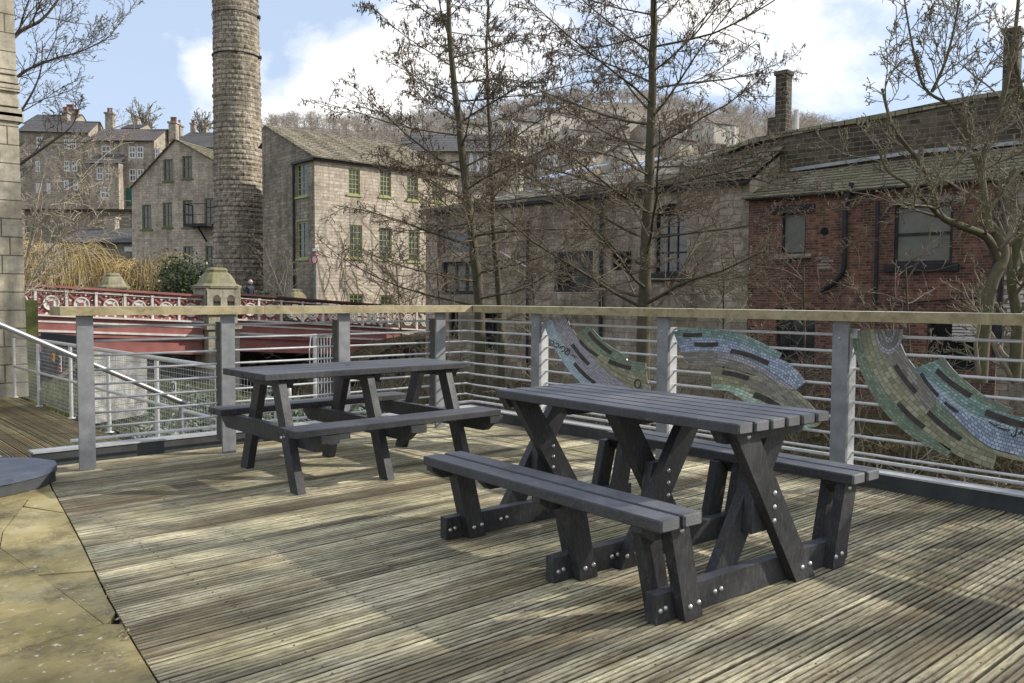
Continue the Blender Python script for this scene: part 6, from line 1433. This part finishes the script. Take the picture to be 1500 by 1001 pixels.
# grey green ground cover beyond the lower railing
def cover(name, label, rng, n, size, mat, seed, hfun, kind='stuff', cat='ground cover', up_=.6, tall=0):
    r = random.Random(seed); mb = MB(); x0, x1, y0, y1 = rng
    for k in range(n):
        x, y = r.uniform(x0, x1), r.uniform(y0, y1); z = hfun(x, y, r)
        if z is None: continue
        p = Vector((x, y, z)); u = Vector((r.gauss(0, 1), r.gauss(0, 1), abs(r.gauss(0, up_))+tall)).normalized()*size*r.uniform(.6, 1.4); w_ = u.cross(Vector((r.gauss(0, 1), r.gauss(0, 1), r.gauss(0, 1)))).normalized()*size*(.4 if not tall else .05)
        if tall: mb.quadv([p-w_, p+w_, p+u*1.6])
        else: mb.quadv([p-u, p+w_, p+u, p-w_])
    return tag(mb.build(name, mat, autouv=False), label, cat, kind=kind)
def hump(x, y, r): return -.95+(.45+.25*math.sin(x*2.1+y*1.3)+.2*math.sin(x*3.7-y*2.2))*r.random()**.5
cover('ground_cover', 'grey green variegated ground cover leaves on the bank beyond the tube railing', (3.55, 6.6, 7.4, 13.2), 14000, .045, 'silver_leaf', 6, hump)
cover('grass', 'short green grass on the bank beside the stone building', (3.45, 8, 13, 24), 26000, .10, 'grass', 7, lambda x, y, r: -.98, tall=1.2)
# scrub on the far bank
def fb(x, y, r):
    prof = [(14, -3.7), (15.5, -3.3), (17.5, -3.0), (19.5, -2.8), (21.5, -2.55), (24.2, -2.3)]
    for (a, za), (b_, zb2) in zip(prof, prof[1:]):
        if x <= b_: return za+(zb2-za)*(x-a)/(b_-a)
    return -2.3
cover('bank_grass', 'rough tawny grass covering the far river bank', (14.2, 24, -6, 32), 60000, .20, 'scrub_leaf', 8, lambda x, y, r: fb(x, y, r)-.02, tall=1.0, cat='grass')
cover('brambles', 'low bramble and ivy leaves over the far river bank', (14.2, 24, -6, 32), 26000, .07, 'bank_leaf', 9, lambda x, y, r: fb(x, y, r)+abs(math.sin(x*1.3)+math.sin(y*.9+x*.5))*.22*r.random())
cover('ivy_patch', 'ivy and bramble leaves on the near bank behind the kerb', (5.7, 9, -6, 14), 14000, .06, 'bank_leaf', 10, lambda x, y, r: -1.05-(max(0, x-6.2))*1.0+r.random()*.2)
def tangle():
    r = random.Random(44); mb = MB()
    for k in range(900):
        x = r.uniform(14.5, 23.8); y = r.uniform(-2, 31); z = fb(x, y, r); az = r.uniform(0, 6.28); h = r.uniform(.5, 2.4)*(1.0 if y > 8 else .6); out = h*r.uniform(.3, 1.1); pts = []
        for i in range(6):
            f = i/5; pts.append(Vector((x+math.cos(az)*out*f+r.gauss(0, .05), y+math.sin(az)*out*f+r.gauss(0, .05), z+h*math.sin(f*math.pi*.62))))
        mb.tube(pts, [.014, .012, .010, .009, .007, .005], 3)
        if r.random() < .8:
            for j in range(5):
                q = pts[r.randint(2, 5)]; d = Vector((r.gauss(0, 1), r.gauss(0, 1), r.gauss(.3, .6)))*.35; mb.tube([q, q+d*.5+Vector((0, 0, .05)), q+d], [.006, .005, .004], 3)
    return tag(mb.build('bramble_tangle', 'twig_pale', autouv=False), 'tangled bare bramble stems along the far river bank', 'brambles', kind='stuff')
tangle()
# fallen leaves and debris on the deck
def debris():
    r = random.Random(9); mb = MB()
    for k in range(420):
        y = r.uniform(-1, 6.7); x = r.uniform(edge_x(y), 5.4)
        if k < 90: y = r.uniform(-.5, 6.6); x = 5.42-abs(r.gauss(0, .06))
        s_ = r.uniform(.004, .011); a = r.uniform(0, 6.28); u = Vector((math.cos(a), math.sin(a), r.uniform(-.2, .3)))*s_; w_ = Vector((-math.sin(a), math.cos(a), r.uniform(0, .5)))*s_*r.uniform(.25, .6)
        p = Vector((x, y, .006)); mb.quadv([p-u, p-w_, p+u, p+w_])
    for (px, py) in ((182, 915), (186, 930), (190, 925), (178, 895), (160, 870), (150, 856)):
        for j in range(7):
            p = on_z(px+r.gauss(0, 5), py+r.gauss(0, 4), .012); s_ = r.uniform(.006, .014); a = r.uniform(0, 6.28); u = Vector((math.cos(a), math.sin(a), .3))*s_; w_ = Vector((-math.sin(a), math.cos(a), .4))*s_*.5
            mb.quadv([p-u, p-w_, p+u, p+w_])
    return tag(mb.build('leaf_litter', 'litter', autouv=False), 'scattered dry leaf scraps and twigs lying on the decking', 'leaf litter', kind='stuff')
M['litter'] = leafm('dry_leaf_scraps', (.10, .05, .02), (.42, .34, .2), .8)
debris()

# ================================================================ WORLD, SUN
SUN_DIR = Vector((.84, -.54, .58)).normalized()
el = math.asin(SUN_DIR.z); azc = math.atan2(SUN_DIR.x, SUN_DIR.y)
w = bpy.data.worlds.new('World'); scene.world = w; w.use_nodes = True; nt = w.node_tree; nd = nt.nodes; lk = nt.links
bg = nd['Background']; sky = nd.new('ShaderNodeTexSky'); sky.sky_type = 'NISHITA'; sky.sun_disc = False; sky.sun_elevation = el; sky.sun_rotation = azc; sky.air_density = 1.0; sky.dust_density = 1.4; sky.ozone_density = 1.5
tc = nd.new('ShaderNodeTexCoord'); sep = nd.new('ShaderNodeSeparateXYZ'); lk.new(tc.outputs['Generated'], sep.inputs[0])
def wm(op, a, b=0., clamp=False):
    n = nd.new('ShaderNodeMath'); n.operation = op; n.use_clamp = clamp
    for i, v in enumerate((a, b)):
        if isinstance(v, bpy.types.NodeSocket): lk.new(v, n.inputs[i])
        else: n.inputs[i].default_value = v
    return n.outputs[0]
cb = nd.new('ShaderNodeMapping'); cb.inputs['Scale'].default_value = (1, 1, 1.7); cb.inputs['Location'].default_value = (2.3, .6, .2); lk.new(tc.outputs['Generated'], cb.inputs[0])
nz = nd.new('ShaderNodeTexNoise'); nz.inputs['Scale'].default_value = 3.6; nz.inputs['Detail'].default_value = 10; nz.inputs['Roughness'].default_value = .55; nz.inputs['Distortion'].default_value = .15
lk.new(cb.outputs[0], nz.inputs['Vector'])
val = nz.outputs['Fac']
for (px, py, deg, wt) in ((455, 115, 8, .20), (250, 150, 7, .10), (300, 10, 5, .08), (800, 60, 17, .15), (1170, 10, 12, .16), (640, 40, 10, .08), (1480, 30, 8, .12), (120, 60, 13, -.22), (430, 20, 7, -.2), (1280, 110, 9, -.20), (1000, 120, 7, -.12)):
    dc = ray(px, py).normalized(); dp = wm('ADD', wm('ADD', wm('MULTIPLY', sep.outputs[0], dc.x), wm('MULTIPLY', sep.outputs[1], dc.y)), wm('MULTIPLY', sep.outputs[2], dc.z))
    cs_ = math.cos(R(deg)); bl_ = wm('DIVIDE', wm('SUBTRACT', dp, cs_), 1-cs_, True); val = wm('ADD', val, wm('MULTIPLY', bl_, wt))
bk = wm('ADD', wm('MULTIPLY', sep.outputs[0], -FH.x), wm('MULTIPLY', sep.outputs[1], -FH.y)); val = wm('ADD', val, wm('MULTIPLY', wm('ADD', bk, .25, True), .10))  # extra cloud added behind the camera, out of view, for brighter fill
cr = nd.new('ShaderNodeValToRGB'); cr.color_ramp.elements[0].position = .53; cr.color_ramp.elements[1].position = .66; lk.new(val, cr.inputs[0])
mx = nd.new('ShaderNodeMix'); mx.data_type = 'RGBA'; lk.new(cr.outputs[0], mx.inputs[0])
sm = nd.new('ShaderNodeMix'); sm.data_type = 'RGBA'; sm.inputs[0].default_value = .65; lk.new(sky.outputs[0], sm.inputs[6]); sm.inputs[7].default_value = (4.9, 5.9, 7.6, 1)
lk.new(sm.outputs[2], mx.inputs[6]); mx.inputs[7].default_value = (8.6, 8.5, 8.3, 1)
lk.new(mx.outputs[2], bg.inputs['Color']); bg.inputs['Strength'].default_value = .15
sl = bpy.data.lights.new('sun', 'SUN'); sl.energy = 5.0; sl.angle = R(.53); sl.color = (1, .94, .84); so = bpy.data.objects.new('sun', sl); col.objects.link(so)
so.rotation_euler = SUN_DIR.to_track_quat('Z', 'Y').to_euler(); so.location = (20, -10, 20)
scene.view_settings.view_transform = 'Standard'; scene.view_settings.look = 'None'; scene.view_settings.exposure = 0
